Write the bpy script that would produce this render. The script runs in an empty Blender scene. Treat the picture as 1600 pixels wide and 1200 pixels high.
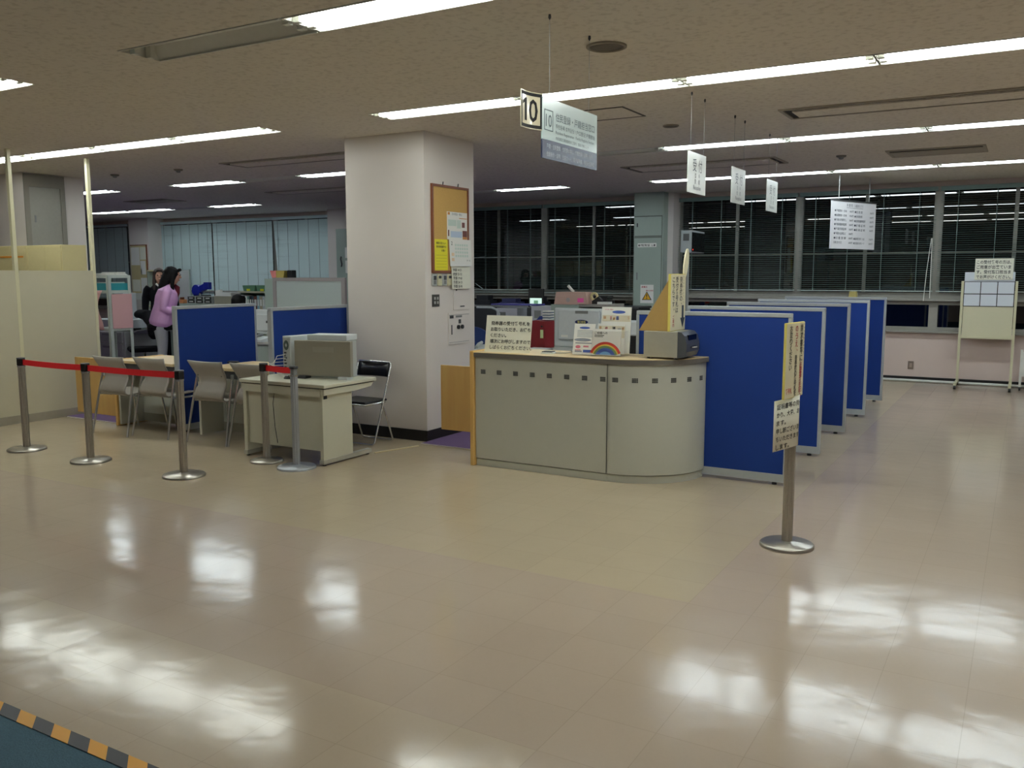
import bpy, bmesh, math, random
from mathutils import Vector, Matrix, Euler
random.seed(7)
SC = bpy.context.scene
COL = SC.collection
PI = math.pi

# ------------------------------------------------------------------ camera, world, exposure
CAM_H = 1.6
FOCAL, YAW, PITCH, ROLL = 1374.59, -0.527937, 0.124509, -0.001542
def setup_camera():
    cy, sy = math.cos(YAW), math.sin(YAW)
    fw = Vector((sy*math.cos(PITCH), cy*math.cos(PITCH), -math.sin(PITCH)))
    r = Vector((cy, -sy, 0)); u = r.cross(fw)
    r2 = r*math.cos(ROLL)+u*math.sin(ROLL); u2 = -r*math.sin(ROLL)+u*math.cos(ROLL)
    cd = bpy.data.cameras.new('camera'); cam = bpy.data.objects.new('camera', cd); COL.objects.link(cam)
    m = Matrix((r2, u2, -fw)).transposed().to_4x4(); m.translation = (0, 0, CAM_H)
    cam.matrix_world = m
    cd.sensor_width = 36; cd.lens = FOCAL/1600*36; cd.clip_start = .05; cd.clip_end = 200
    SC.camera = cam
setup_camera()
SC.view_settings.view_transform = 'Standard'; SC.view_settings.look = 'None'
SC.view_settings.gamma = 1; SC.view_settings.use_curve_mapping = False
SC.view_settings.exposure = 0.36
W = bpy.data.worlds.new('night'); SC.world = W; W.use_nodes = True
W.node_tree.nodes['Background'].inputs[0].default_value = (.02, .035, .05, 1)
W.node_tree.nodes['Background'].inputs[1].default_value = .05
try:
    SC.cycles.use_denoising = True; SC.cycles.max_bounces = 8; SC.cycles.diffuse_bounces = 5
    SC.cycles.caustics_reflective = False; SC.cycles.caustics_refractive = False
    SC.cycles.sample_clamp_indirect = 6
except Exception: pass
TUBE_POWER = 20.0      # emission strength of one fluorescent tube

# ------------------------------------------------------------------ materials
def lin(c):
    return tuple(((v/255)/12.92 if v <= 10 else ((v/255+.055)/1.055)**2.4) for v in c)
MATS = {}
def mat(name, rgb=(128, 128, 128), rough=.5, metal=0, var=.06, scale=30, spec=.5, emit=None, trans=0, coat=0, bump=0, bscale=200):
    if name in MATS: return MATS[name]
    m = bpy.data.materials.new(name); m.use_nodes = True; nt = m.node_tree; b = nt.nodes['Principled BSDF']
    c = lin(rgb)
    b.inputs['Roughness'].default_value = rough; b.inputs['Metallic'].default_value = metal
    b.inputs['Specular IOR Level'].default_value = spec
    b.inputs['Coat Weight'].default_value = coat
    if trans:
        b.inputs['Transmission Weight'].default_value = trans; b.inputs['IOR'].default_value = 1.45
    if emit:
        b.inputs['Emission Color'].default_value = (*[x for x in emit[:3]], 1); b.inputs['Emission Strength'].default_value = emit[3]
    if var and not trans:
        tc = nt.nodes.new('ShaderNodeTexCoord'); n = nt.nodes.new('ShaderNodeTexNoise')
        n.inputs['Scale'].default_value = scale; n.inputs['Detail'].default_value = 3
        nt.links.new(tc.outputs['Object'], n.inputs['Vector'])
        mx = nt.nodes.new('ShaderNodeMix'); mx.data_type = 'RGBA'
        mx.inputs['A'].default_value = (*[x*(1-var) for x in c], 1); mx.inputs['B'].default_value = (*[min(1, x*(1+var)) for x in c], 1)
        nt.links.new(n.outputs['Fac'], mx.inputs['Factor']); nt.links.new(mx.outputs['Result'], b.inputs['Base Color'])
        if bump:
            n2 = nt.nodes.new('ShaderNodeTexNoise'); n2.inputs['Scale'].default_value = bscale
            nt.links.new(tc.outputs['Object'], n2.inputs['Vector'])
            bp = nt.nodes.new('ShaderNodeBump'); bp.inputs['Strength'].default_value = bump; bp.inputs['Distance'].default_value = .01
            nt.links.new(n2.outputs['Fac'], bp.inputs['Height']); nt.links.new(bp.outputs['Normal'], b.inputs['Normal'])
    else:
        b.inputs['Base Color'].default_value = (*c, 1)
    MATS[name] = m
    return m

def wood(name, rgb, rgb2, axis=0, sc=3.0, rough=.45):
    m = bpy.data.materials.new(name); m.use_nodes = True; nt = m.node_tree; b = nt.nodes['Principled BSDF']
    tc = nt.nodes.new('ShaderNodeTexCoord'); mp = nt.nodes.new('ShaderNodeMapping')
    s = [sc*14]*3; s[axis] = sc
    mp.inputs['Scale'].default_value = s
    n = nt.nodes.new('ShaderNodeTexNoise'); n.inputs['Scale'].default_value = 1; n.inputs['Detail'].default_value = 5
    mx = nt.nodes.new('ShaderNodeMix'); mx.data_type = 'RGBA'
    mx.inputs['A'].default_value = (*lin(rgb), 1); mx.inputs['B'].default_value = (*lin(rgb2), 1)
    nt.links.new(tc.outputs['Object'], mp.inputs['Vector']); nt.links.new(mp.outputs['Vector'], n.inputs['Vector'])
    nt.links.new(n.outputs['Fac'], mx.inputs['Factor']); nt.links.new(mx.outputs['Result'], b.inputs['Base Color'])
    b.inputs['Roughness'].default_value = rough
    MATS[name] = m
    return m

def floor_material():
    m = bpy.data.materials.new('vinyl_tile'); m.use_nodes = True; nt = m.node_tree; b = nt.nodes['Principled BSDF']
    N = nt.nodes.new; L = nt.links.new
    geo = N('ShaderNodeNewGeometry'); sep = N('ShaderNodeSeparateXYZ'); L(geo.outputs['Position'], sep.inputs[0])
    def math_(op, a, bb=None, c=None):
        n = N('ShaderNodeMath'); n.operation = op
        for i, v in enumerate((a, bb, c)):
            if v is None: continue
            if isinstance(v, (int, float)): n.inputs[i].default_value = v
            else: L(v, n.inputs[i])
        return n.outputs[0]
    X, Y = sep.outputs[0], sep.outputs[1]
    T = .3087
    fx = math_('FRACT', math_('DIVIDE', math_('ADD', X, 1.34+60*T), T)); fy = math_('FRACT', math_('DIVIDE', math_('SUBTRACT', Y, 2.46-60*T), T))
    dx = math_('MINIMUM', fx, math_('SUBTRACT', 1, fx)); dy = math_('MINIMUM', fy, math_('SUBTRACT', 1, fy))
    joint = math_('LESS_THAN', math_('MINIMUM', dx, dy), .0045)
    # per-tile shade
    cx = math_('FLOOR', math_('DIVIDE', math_('ADD', X, 1.34+60*T), T)); cyy = math_('FLOOR', math_('DIVIDE', math_('SUBTRACT', Y, 2.46-60*T), T))
    comb = N('ShaderNodeCombineXYZ'); L(cx, comb.inputs[0]); L(cyy, comb.inputs[1])
    wn = N('ShaderNodeTexWhiteNoise'); wn.noise_dimensions = '2D'; L(comb.outputs[0], wn.inputs['Vector'])
    # the three laying zones: older yellowed tiles by the counters, plain tiles, front strip
    zoneA = math_('MULTIPLY', math_('LESS_THAN', X, -1.34), math_('GREATER_THAN', Y, 4.02))
    zoneC = math_('MULTIPLY', math_('LESS_THAN', X, -1.34), math_('LESS_THAN', Y, 2.46))
    n1 = N('ShaderNodeTexNoise'); n1.inputs['Scale'].default_value = .9; n1.inputs['Detail'].default_value = 4; L(geo.outputs['Position'], n1.inputs['Vector'])
    n3 = N('ShaderNodeTexNoise'); n3.inputs['Scale'].default_value = 60; n3.inputs['Detail'].default_value = 3; L(geo.outputs['Position'], n3.inputs['Vector'])
    def mix(f, a, bb):
        n = N('ShaderNodeMix'); n.data_type = 'RGBA'
        if isinstance(f, (int, float)): n.inputs['Factor'].default_value = f
        else: L(f, n.inputs['Factor'])
        for k, v in (('A', a), ('B', bb)):
            if isinstance(v, tuple): n.inputs[k].default_value = (*v, 1)
            else: L(v, n.inputs[k])
        return n.outputs['Result']
    base = mix(zoneA, FLOOR_B, FLOOR_A)
    base = mix(zoneC, base, FLOOR_C)
    sh = math_('ADD', .93, math_('ADD', math_('MULTIPLY', n1.outputs['Fac'], .08), math_('ADD', math_('MULTIPLY', wn.outputs['Value'], .03), math_('MULTIPLY', n3.outputs['Fac'], .04))))
    vm = N('ShaderNodeVectorMath'); vm.operation = 'SCALE'; L(base, vm.inputs[0]); L(sh, vm.inputs['Scale'])
    colr = mix(math_('MULTIPLY', joint, .17), vm.outputs[0], (.05, .045, .035))
    L(colr, b.inputs['Base Color'])
    # waxed sheen with uneven polish and gentle tile waviness
    n2 = N('ShaderNodeTexNoise'); n2.inputs['Scale'].default_value = 2.2; n2.inputs['Detail'].default_value = 2; L(geo.outputs['Position'], n2.inputs['Vector'])
    n4 = N('ShaderNodeTexNoise'); n4.inputs['Scale'].default_value = 9; n4.inputs['Detail'].default_value = 2; L(geo.outputs['Position'], n4.inputs['Vector'])
    r = math_('ADD', .115, math_('MULTIPLY', n1.outputs['Fac'], .05))
    r = math_('ADD', r, math_('MULTIPLY', zoneA, .06))
    L(r, b.inputs['Roughness'])
    b.inputs['Specular IOR Level'].default_value = .5
    h = math_('ADD', math_('MULTIPLY', n2.outputs['Fac'], .55), math_('ADD', math_('MULTIPLY', n4.outputs['Fac'], .11), math_('MULTIPLY', wn.outputs['Value'], .02)))
    bp = N('ShaderNodeBump'); bp.inputs['Strength'].default_value = .42; bp.inputs['Distance'].default_value = .02
    L(h, bp.inputs['Height']); L(bp.outputs['Normal'], b.inputs['Normal'])
    return m
FLOOR_A = lin((182, 167, 143)); FLOOR_B = lin((180, 163, 146)); FLOOR_C = lin((184, 168, 148))

def ceiling_material():
    m = bpy.data.materials.new('rockwool_tile'); m.use_nodes = True; nt = m.node_tree; b = nt.nodes['Principled BSDF']
    N = nt.nodes.new; L = nt.links.new
    geo = N('ShaderNodeNewGeometry')
    n1 = N('ShaderNodeTexNoise'); n1.inputs['Scale'].default_value = 26; n1.inputs['Detail'].default_value = 4; L(geo.outputs['Position'], n1.inputs['Vector'])
    cr = N('ShaderNodeValToRGB'); cr.color_ramp.elements[0].position = .3; cr.color_ramp.elements[1].position = .5
    cr.color_ramp.elements[0].color = (*lin((207, 199, 185)), 1); cr.color_ramp.elements[1].color = (*lin((226, 219, 206)), 1)
    L(n1.outputs['Fac'], cr.inputs['Fac']); L(cr.outputs['Color'], b.inputs['Base Color'])
    b.inputs['Roughness'].default_value = .95
    bp = N('ShaderNodeBump'); bp.inputs['Strength'].default_value = .3; bp.inputs['Distance'].default_value = .004
    L(n1.outputs['Fac'], bp.inputs['Height']); L(bp.outputs['Normal'], b.inputs['Normal'])
    return m

def tape_material():
    m = bpy.data.materials.new('hazard_stripe'); m.use_nodes = True; nt = m.node_tree; b = nt.nodes['Principled BSDF']
    N = nt.nodes.new; L = nt.links.new
    geo = N('ShaderNodeNewGeometry'); sep = N('ShaderNodeSeparateXYZ'); L(geo.outputs['Position'], sep.inputs[0])
    a = N('ShaderNodeMath'); a.operation = 'ADD'; L(sep.outputs[0], a.inputs[0])
    k = N('ShaderNodeMath'); k.operation = 'MULTIPLY'; L(sep.outputs[1], k.inputs[0]); k.inputs[1].default_value = 1.2
    L(k.outputs[0], a.inputs[1])
    d = N('ShaderNodeMath'); d.operation = 'DIVIDE'; L(a.outputs[0], d.inputs[0]); d.inputs[1].default_value = .205
    f = N('ShaderNodeMath'); f.operation = 'FRACT'; L(d.outputs[0], f.inputs[0])
    g = N('ShaderNodeMath'); g.operation = 'GREATER_THAN'; L(f.outputs[0], g.inputs[0]); g.inputs[1].default_value = .47
    mx = N('ShaderNodeMix'); mx.data_type = 'RGBA'; mx.inputs['A'].default_value = (*lin((222, 158, 46)), 1); mx.inputs['B'].default_value = (*lin((45, 46, 54)), 1)
    L(g.outputs[0], mx.inputs['Factor']); L(mx.outputs['Result'], b.inputs['Base Color']); b.inputs['Roughness'].default_value = .5
    return m

M_CEIL = ceiling_material(); M_FLOOR = floor_material()
M_WALL = mat('wall_paint', (212, 194, 186), .8, var=.03, scale=4)
M_COLUMN = mat('column_paint', (222, 215, 209), .75, var=.02, scale=5)
M_BLACKBASE = mat('black_vinyl', (22, 20, 20), .45)
M_ALU = mat('aluminium_frame', (150, 152, 150), .4, .4, var=.08)
M_WINFRAME = mat('window_aluminium', (150, 148, 140), .5, .2, var=.1, scale=15)
M_WHITE = mat('white_enamel', (226, 226, 218), .4)
M_TRAY = mat('light_tray_white', (235, 235, 228), .5, var=0)
M_TRAY_OFF = mat('reflector_grey', (226, 226, 218), .3, .0, var=.05)
M_GREYSTEEL = mat('grey_green_steel', (156, 170, 160), .5, .0, var=.03)
M_COUNTER = mat('counter_laminate', (192, 194, 184), .5, var=.02)
M_DARKEDGE = mat('dark_grey_edging', (104, 100, 94), .5)
M_BLUE = mat('blue_fabric', (11, 52, 134), .9, var=.12, scale=400, bump=.15, bscale=900)
M_PANELFRAME = mat('panel_frame_grey', (176, 182, 186), .4, .1)
M_CHROME = mat('chrome', (222, 224, 226), .2, .85, var=.02)
M_STEEL = mat('brushed_steel', (176, 172, 164), .28, .8, var=.08, scale=60)
M_STEEL2 = mat('silver_paint', (172, 178, 186), .35, .5, var=.05)
M_RED = mat('red_belt', (214, 18, 30), .7, var=.05)
M_BLACK = mat('black_plastic', (20, 20, 22), .4)
M_CHAIR = mat('warm_grey_plywood', (152, 147, 140), .45, var=.04, scale=8)
M_WOODTOP = wood('pale_beech_top', (214, 188, 140), (226, 204, 160), 0, 2.2, .35)
M_WOODPANEL = wood('oak_panel', (184, 144, 84), (198, 164, 100), 2, 1.8, .45)
M_WOODEDGE = wood('beech_edge', (206, 164, 92), (222, 184, 116), 2, 2, .4)
M_PURPLE = mat('purple_carpet', (104, 82, 124), .95, var=.1, scale=120, bump=.2)
M_TEAL = mat('teal_carpet', (72, 102, 118), .95, var=.35, scale=160, bump=.3)
M_DESK = mat('desk_ivory', (202, 202, 184), .45, var=.02)
M_IVORY = mat('ivory_steel', (208, 204, 172), .45, var=.03)
M_PARTITION = mat('partition_beige', (190, 185, 162), .7, var=.03, scale=6)
M_CREAM = mat('cream_board', (202, 190, 142), .7, var=.04)
M_INK = mat('black_ink', (18, 18, 20), .6, var=0)
M_GREYINK = mat('grey_ink', (96, 104, 110), .6, var=0)
M_REDINK = mat('red_ink', (176, 40, 52), .6, var=0)
M_PAPER = mat('white_paper', (236, 236, 230), .6, var=.01)
M_IVPAPER = mat('laminated_cream_paper', (238, 238, 222), .22, var=.02)
M_SIGN = mat('white_acrylic', (232, 236, 232), .25, var=.01)
M_GLASS = mat('night_window_glass', (4, 6, 8), .0, var=.1, spec=.9)
def thin_clear(name):
    m = bpy.data.materials.new(name); m.use_nodes = True; nt = m.node_tree; nt.nodes.clear()
    o = nt.nodes.new('ShaderNodeOutputMaterial'); mx = nt.nodes.new('ShaderNodeMixShader'); tr = nt.nodes.new('ShaderNodeBsdfTransparent'); gl = nt.nodes.new('ShaderNodeBsdfGlossy')
    tr.inputs[0].default_value = (.99, .99, .99, 1); gl.inputs['Roughness'].default_value = .06; mx.inputs[0].default_value = .05
    L = nt.links.new; L(tr.outputs[0], mx.inputs[1]); L(gl.outputs[0], mx.inputs[2]); L(mx.outputs[0], o.inputs[0])
    return m
M_ACRYL = thin_clear('clear_acrylic')
M_SLAT = mat('blind_slat_green_grey', (106, 130, 126), .45, var=.03)
M_SLATC = mat('blind_slat_pale_teal', (212, 232, 232), .5, var=.03)
M_SKIN = mat('skin', (206, 158, 132), .55, var=.04)
M_HAIR = mat('black_hair', (13, 11, 12), .6, var=.2, scale=120, spec=.2)
M_HAIR2 = mat('brown_hair', (52, 38, 32), .5, var=.2, scale=120)
M_LILAC = mat('lilac_nylon', (226, 176, 226), .55, var=.05, scale=12)
M_DARKCLOTH = mat('dark_cloth', (18, 17, 21), .9, var=.1, spec=.2)
M_GREYCLOTH = mat('light_grey_cloth', (172, 174, 178), .9, var=.06)
M_DARKRED = mat('dark_red_cloth', (96, 20, 34), .9, var=.1)
M_PINK = mat('pink_paper', (220, 172, 172), .7, var=.03, scale=5)
M_DEVICE = mat('office_machine_grey', (176, 180, 178), .45, var=.03)
M_DEVWHITE = mat('office_machine_white', (214, 220, 222), .4, var=.02)
M_DARKGREY = mat('dark_grey_plastic', (62, 64, 66), .45)
M_MIDGREY = mat('mid_grey_plastic', (128, 130, 130), .5)
M_YELLOW = mat('yellow_paper', (230, 222, 40), .6, var=.03)
M_CORK = mat('cork', (196, 158, 92), .9, var=.2, scale=220)
M_BROWNFRAME = mat('brown_wood_frame', (122, 66, 34), .45, var=.15, scale=20)
M_TEALTRAY = mat('teal_plastic', (40, 150, 160), .4)
M_GREEN = mat('green_plastic', (96, 140, 112), .4)
M_SCREENBLACK = mat('black_screen', (10, 10, 12), .12)

# ------------------------------------------------------------------ mesh builder
class G:
    def __init__(s): s.v = []; s.f = []; s.m = []; s.sm = []
    def add(s, vs, fs, m=0, smooth=False):
        o = len(s.v); s.v += [tuple(v) for v in vs]
        for f in fs: s.f.append([i+o for i in f]); s.m.append(m); s.sm.append(smooth)
        return s
    def box(s, x0, x1, y0, y1, z0, z1, m=0):
        vs = [(x, y, z) for z in (z0, z1) for y in (y0, y1) for x in (x0, x1)]
        return s.add(vs, [(0, 2, 3, 1), (4, 5, 7, 6), (0, 1, 5, 4), (2, 6, 7, 3), (0, 4, 6, 2), (1, 3, 7, 5)], m)
    def bar(s, p, q, w, h, m=0, up=(0, 0, 1)):
        p = Vector(p); q = Vector(q); d = (q-p).normalized(); u = Vector(up)
        if abs(d.dot(u)) > .99: u = Vector((0, 1, 0))
        a = d.cross(u).normalized()*(w/2); b = a.cross(d).normalized()*(h/2)
        vs = [c+e for c in (p, q) for e in (-a-b, a-b, a+b, -a+b)]
        return s.add(vs, [(3, 2, 1, 0), (4, 5, 6, 7), (0, 1, 5, 4), (1, 2, 6, 5), (2, 3, 7, 6), (3, 0, 4, 7)], m)
    def tube(s, pts, r, n=10, m=0, caps=True, radii=None, flat=(1, 1)):
        P = [Vector(p) for p in pts]; R = radii or [r]*len(P)
        rings = []; ref = None
        for i, p in enumerate(P):
            d = ((P[i]-P[i-1]).normalized() if i else Vector((0, 0, 0))) + ((P[i+1]-P[i]).normalized() if i+1 < len(P) else Vector((0, 0, 0)))
            d.normalize()
            if ref is None:
                ref = Vector((0, 0, 1)) if abs(d.z) < .9 else Vector((0, 1, 0))
            a = d.cross(ref); 
            if a.length < 1e-4: a = d.cross(Vector((1, 0, 0)))
            a.normalize(); b = a.cross(d).normalized(); ref = b
            rr = R[i]
            rx, ry = (rr if isinstance(rr, tuple) else (rr*flat[0], rr*flat[1]))
            rings.append([p+a*(rx*math.cos(2*PI*k/n))+b*(ry*math.sin(2*PI*k/n)) for k in range(n)])
        vs = [v for rg in rings for v in rg]; fs = []
        for i in range(len(P)-1):
            for k in range(n):
                k2 = (k+1) % n
                fs.append((i*n+k, i*n+k2, (i+1)*n+k2, (i+1)*n+k))
        s.add(vs, fs, m, True)
        if caps:
            s.add(rings[0], [tuple(range(n))[::-1]], m); s.add(rings[-1], [tuple(range(n))], m)
        return s
    def lathe(s, prof, c=(0, 0, 0), n=32, m=0, smooth=True):
        cx, cy, cz = c; vs = []; fs = []
        for r, z in prof:
            vs += [(cx+r*math.cos(2*PI*k/n), cy+r*math.sin(2*PI*k/n), cz+z) for k in range(n)]
        for i in range(len(prof)-1):
            for k in range(n):
                k2 = (k+1) % n; fs.append((i*n+k, i*n+k2, (i+1)*n+k2, (i+1)*n+k))
        s.add(vs, fs, m, smooth)
        s.add(vs[:n], [tuple(range(n))[::-1]], m); s.add(vs[-n:], [tuple(range(n))], m)
        return s
    def prism(s, poly, z0, z1, m=0, axes='xyz', smooth=False):
        n = len(poly)
        def pt(a, b, c):
            d = dict(zip(axes, (a, b, c))); return (d['x'], d['y'], d['z'])
        vs = [pt(a, b, z0) for a, b in poly]+[pt(a, b, z1) for a, b in poly]
        fs = [tuple(range(n))[::-1], tuple(range(n, 2*n))]
        s.add(vs, fs, m)
        return s.add(vs, [(i, (i+1) % n, n+(i+1) % n, n+i) for i in range(n)], m, smooth)
    def ball(s, c, rx, ry, rz, m=0, nu=16, nv=10):
        vs = []; fs = []
        for j in range(1, nv):
            t = PI*j/nv
            vs += [(c[0]+rx*math.sin(t)*math.cos(2*PI*k/nu), c[1]+ry*math.sin(t)*math.sin(2*PI*k/nu), c[2]+rz*math.cos(t)) for k in range(nu)]
        top = len(vs); vs += [(c[0], c[1], c[2]+rz), (c[0], c[1], c[2]-rz)]
        for j in range(nv-2):
            for k in range(nu):
                k2 = (k+1) % nu; fs.append((j*nu+k, (j+1)*nu+k, (j+1)*nu+k2, j*nu+k2))
        for k in range(nu):
            k2 = (k+1) % nu; fs.append((top, k, k2)); fs.append((top+1, (nv-2)*nu+k2, (nv-2)*nu+k))
        return s.add(vs, fs, m, True)
    def mesh(s, name):
        me = bpy.data.meshes.new(name); me.from_pydata(s.v, [], s.f)
        for p, mi, sm in zip(me.polygons, s.m, s.sm): p.material_index = mi; p.use_smooth = sm
        bm = bmesh.new(); bm.from_mesh(me); bmesh.ops.recalc_face_normals(bm, faces=bm.faces); bm.to_mesh(me); bm.free()
        return me

def obj(name, g, mats, parent=None, loc=None, rotz=0, bevel=0, label=None):
    me = g.mesh(name) if isinstance(g, G) else g
    o = bpy.data.objects.new(name, me); COL.objects.link(o)
    for m in (mats if isinstance(mats, (list, tuple)) else [mats]): me.materials.append(m)
    if parent: o.parent = parent
    if loc: o.location = loc
    if rotz: o.rotation_euler[2] = rotz
    if bevel:
        b = o.modifiers.new('bevel', 'BEVEL'); b.width = bevel; b.segments = 2; b.limit_method = 'ANGLE'; b.angle_limit = .9
    if label: o['label'] = label
    return o
def tag(o, label, cat, group=None, kind=None):
    o['label'] = label; o['category'] = cat
    if group: o['group'] = group
    if kind: o['kind'] = kind
    return o
def thing(name, label, cat, loc=(0, 0, 0), rotz=0, group=None):
    o = bpy.data.objects.new(name, None); COL.objects.link(o); o.empty_display_size = .1
    o.location = loc; o.rotation_euler = (0, 0, rotz)
    return tag(o, label, cat, group)
def struct(name, g, mats, parent=None, bevel=0):
    o = obj(name, g, mats, parent, bevel=bevel)
    if not parent: o['kind'] = 'structure'
    return o
def copy_tree(o, loc=None, rotz=None, label=None, parent=None):
    c = o.copy(); COL.objects.link(c)
    if parent: c.parent = parent
    if loc: c.location = loc
    if rotz is not None: c.rotation_euler = (0, 0, rotz)
    if label: c['label'] = label
    for ch in list(o.children): copy_tree(ch, parent=c)
    return c

GLYPH = {}
def glyphs(s, bold=0.0):
    k = (s, bold)
    if k not in GLYPH:
        c = bpy.data.curves.new('text', 'FONT'); c.body = s; c.size = 1; c.resolution_u = 2; c.offset = bold
        o = bpy.data.objects.new('text', c); COL.objects.link(o); bpy.context.view_layer.update()
        me = bpy.data.meshes.new_from_object(o.evaluated_get(bpy.context.evaluated_depsgraph_get()))
        vs = [tuple(v.co) for v in me.vertices]; fs = [tuple(p.vertices) for p in me.polygons]
        bpy.data.objects.remove(o); bpy.data.curves.remove(c); bpy.data.meshes.remove(me)
        GLYPH[k] = (vs, fs)
    return GLYPH[k]
def write(g, s, x, z, size, y=0, align='l', width=None, bold=0.012, m=0, fn=None):
    """letters standing in the local XZ plane, facing -Y, left baseline at (x, z)"""
    vs, fs = glyphs(s, bold)
    if not vs: return
    x0 = min(v[0] for v in vs); x1 = max(v[0] for v in vs)
    sx = size if not width else width/(x1-x0)
    off = x-x0*sx if align == 'l' else x-(x0+x1)/2*sx if align == 'c' else x-x1*sx
    P = [(v[0]*sx+off, y, v[1]*size+z) for v in vs]
    if fn: P = [fn(*p) for p in P]
    g.add(P, fs, m)
def write_down(g, s, x, ztop, size, pitch=None, wide=1.0, y=0, bold=.012, m=0):
    pitch = pitch or size*1.02
    for i, ch in enumerate(s):
        if ch == ' ': continue
        if ch in '、。':
            write(g, ch, x+size*.1, ztop-size*.45-i*pitch, size, y, 'l', None, bold, m)
        else: write(g, ch, x, ztop-size*.88-i*pitch, size, y, 'c', size*.92*wide if ch not in 'くし' else size*.6*wide, bold, m)

# ------------------------------------------------------------------ the setting
CZ = 2.912
XL, XR, YN, YF = -23.0, 5.0, -4.0, 14.25
ROWS = (3.645, 6.02, 9.08, 12.2)
RUNS = {0: (( -4.737, -3.43, 0), (-3.42, -2.17, 1), (-2.17, -.92, 1), (-.92, .33, 1), (.33, 1.58, 1), (-7.3, -6.05, 1), (-8.55, -7.3, 1), (-9.8, -8.55, 1)),  # rightmost fixture of every row is out of view, added to light that side
        1: ((-4.8, -3.4, 1), (-3.4, -2.145, 1), (-2.145, -.895, 1), (-.895, .355, 1), (.355, 1.605, 1), (-7.31, -6.06, 1), (-8.56, -7.31, 1), (-9.81, -8.56, 1), (-11.06, -9.81, 1)),
        2: ((-4.7, -3.45, 0), (-3.45, -2.152, 1), (-2.152, -.89, 1), (-.89, .36, 1), (.36, 1.61, 1), (-8.6, -7.35, 1), (-9.8, -8.6, 0), (-11.15, -9.8, 1), (-13.85, -12.6, 1), (-15.1, -13.85, 1)),
        3: ((-4.8, -3.55, 1), (-3.55, -2.3, 1), (-2.3, -1.05, 1), (-1.05, .2, 1), (.2, 1.45, 1), (-7.4, -6.15, 1), (-8.65, -7.4, 0), (-13.95, -12.7, 1), (-15.15, -13.95, 0), (-16.4, -15.15, 1), (-17.65, -16.4, 1))}
def build_ceiling():
    g = G(); y = YN; hw = .155
    for i, r in enumerate(ROWS):
        g.box(XL, XR, y, r-hw, CZ, CZ+.12)
        x = XL
        for a, b, _ in sorted(RUNS[i]):
            if a > x+.02: g.box(x, a, r-hw, r+hw, CZ, CZ+.12)
            x = b
        g.box(x, XR, r-hw, r+hw, CZ, CZ+.12); y = r+hw
    g.box(XL, XR, y, YF+.3, CZ, CZ+.12)
    struct('ceiling', g, M_CEIL)
build_ceiling()
struct('floor', G().box(XL, XR, YN, YF+.3, -.1, 0), M_FLOOR)

ROWNAME = ('row nearest camera', 'second row', 'third row', 'row nearest windows')
def light_mesh(L):
    hw = .15
    t = G(); z = .075
    t.add([(0, -hw, 0), (L, -hw, 0), (L, -.09, z), (0, -.09, z), (0, .09, z), (L, .09, z), (L, hw, 0), (0, hw, 0)], [(0, 1, 2, 3), (3, 2, 5, 4), (4, 5, 6, 7)])
    t.add([(0, -hw, 0), (0, -.09, z), (0, .09, z), (0, hw, 0)], [(0, 1, 2, 3)]); t.add([(L, -hw, 0), (L, -.09, z), (L, .09, z), (L, hw, 0)], [(3, 2, 1, 0)])
    t.box(0, L, -hw, -hw+.01, -.004, .002); t.box(0, L, hw-.01, hw, -.004, .002)
    return t
def tube_mesh(L, y): return G().tube([(.045, y, .01), (L-.045, y, .01)], .016, 10)
def build_lights():
    cool = mat('tube_glow_cool', (255, 255, 255), .5, var=0, emit=(.88, 1.0, 1.06, TUBE_POWER))
    warm = mat('tube_glow', (255, 255, 255), .5, var=0, emit=(.94, 1.0, .97, TUBE_POWER))
    sock = mat('lamp_socket_white', (220, 220, 210), .4)
    for i, r in enumerate(ROWS):
        order = sorted(RUNS[i]); 
        lit_n = 0
        for k, (a, b, lit) in enumerate(order):
            L = b-a-.012
            far = a < -5.0
            bank = 'left bank' if far else 'right bank'
            same = [q for q in order if (q[0] < -5.0) == far]; pos = same.index((a, b, lit))+1
            ORD = ('first', 'second', 'third', 'fourth', 'fifth', 'sixth', 'seventh', 'eighth', 'ninth')
            lab = f"{'lit' if lit else 'unlit'} fluorescent ceiling light, {ORD[pos-1]} from left in {bank}, {ROWNAME[i]}"
            t = thing('ceiling_light', lab, 'ceiling light', (a+.006, r, CZ), 0, 'fluorescent ceiling lights')
            obj('reflector', light_mesh(L), M_TRAY if lit else M_TRAY_OFF, t)
            for yy in (-.055, .055):
                if lit: obj('tube', tube_mesh(L, yy), cool if (i >= 2) else warm, t)
                obj('socket', G().box(.006, .05, yy-.018, yy+.018, -.006, .074), sock, t)
                obj('socket', G().box(L-.05, L-.006, yy-.018, yy+.018, -.006, .074), sock, t)
build_lights()

# walls that close the room
struct('wall_front', G().box(XL, XR, YN-.2, YN, 0, CZ), M_WALL)
struct('wall_right', G().box(XR, XR+.2, YN, YF+.3, 0, CZ), M_WALL)
struct('wall_left', G().box(XL-.2, XL, YN, YF+.3, 0, CZ), M_WALL)
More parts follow.
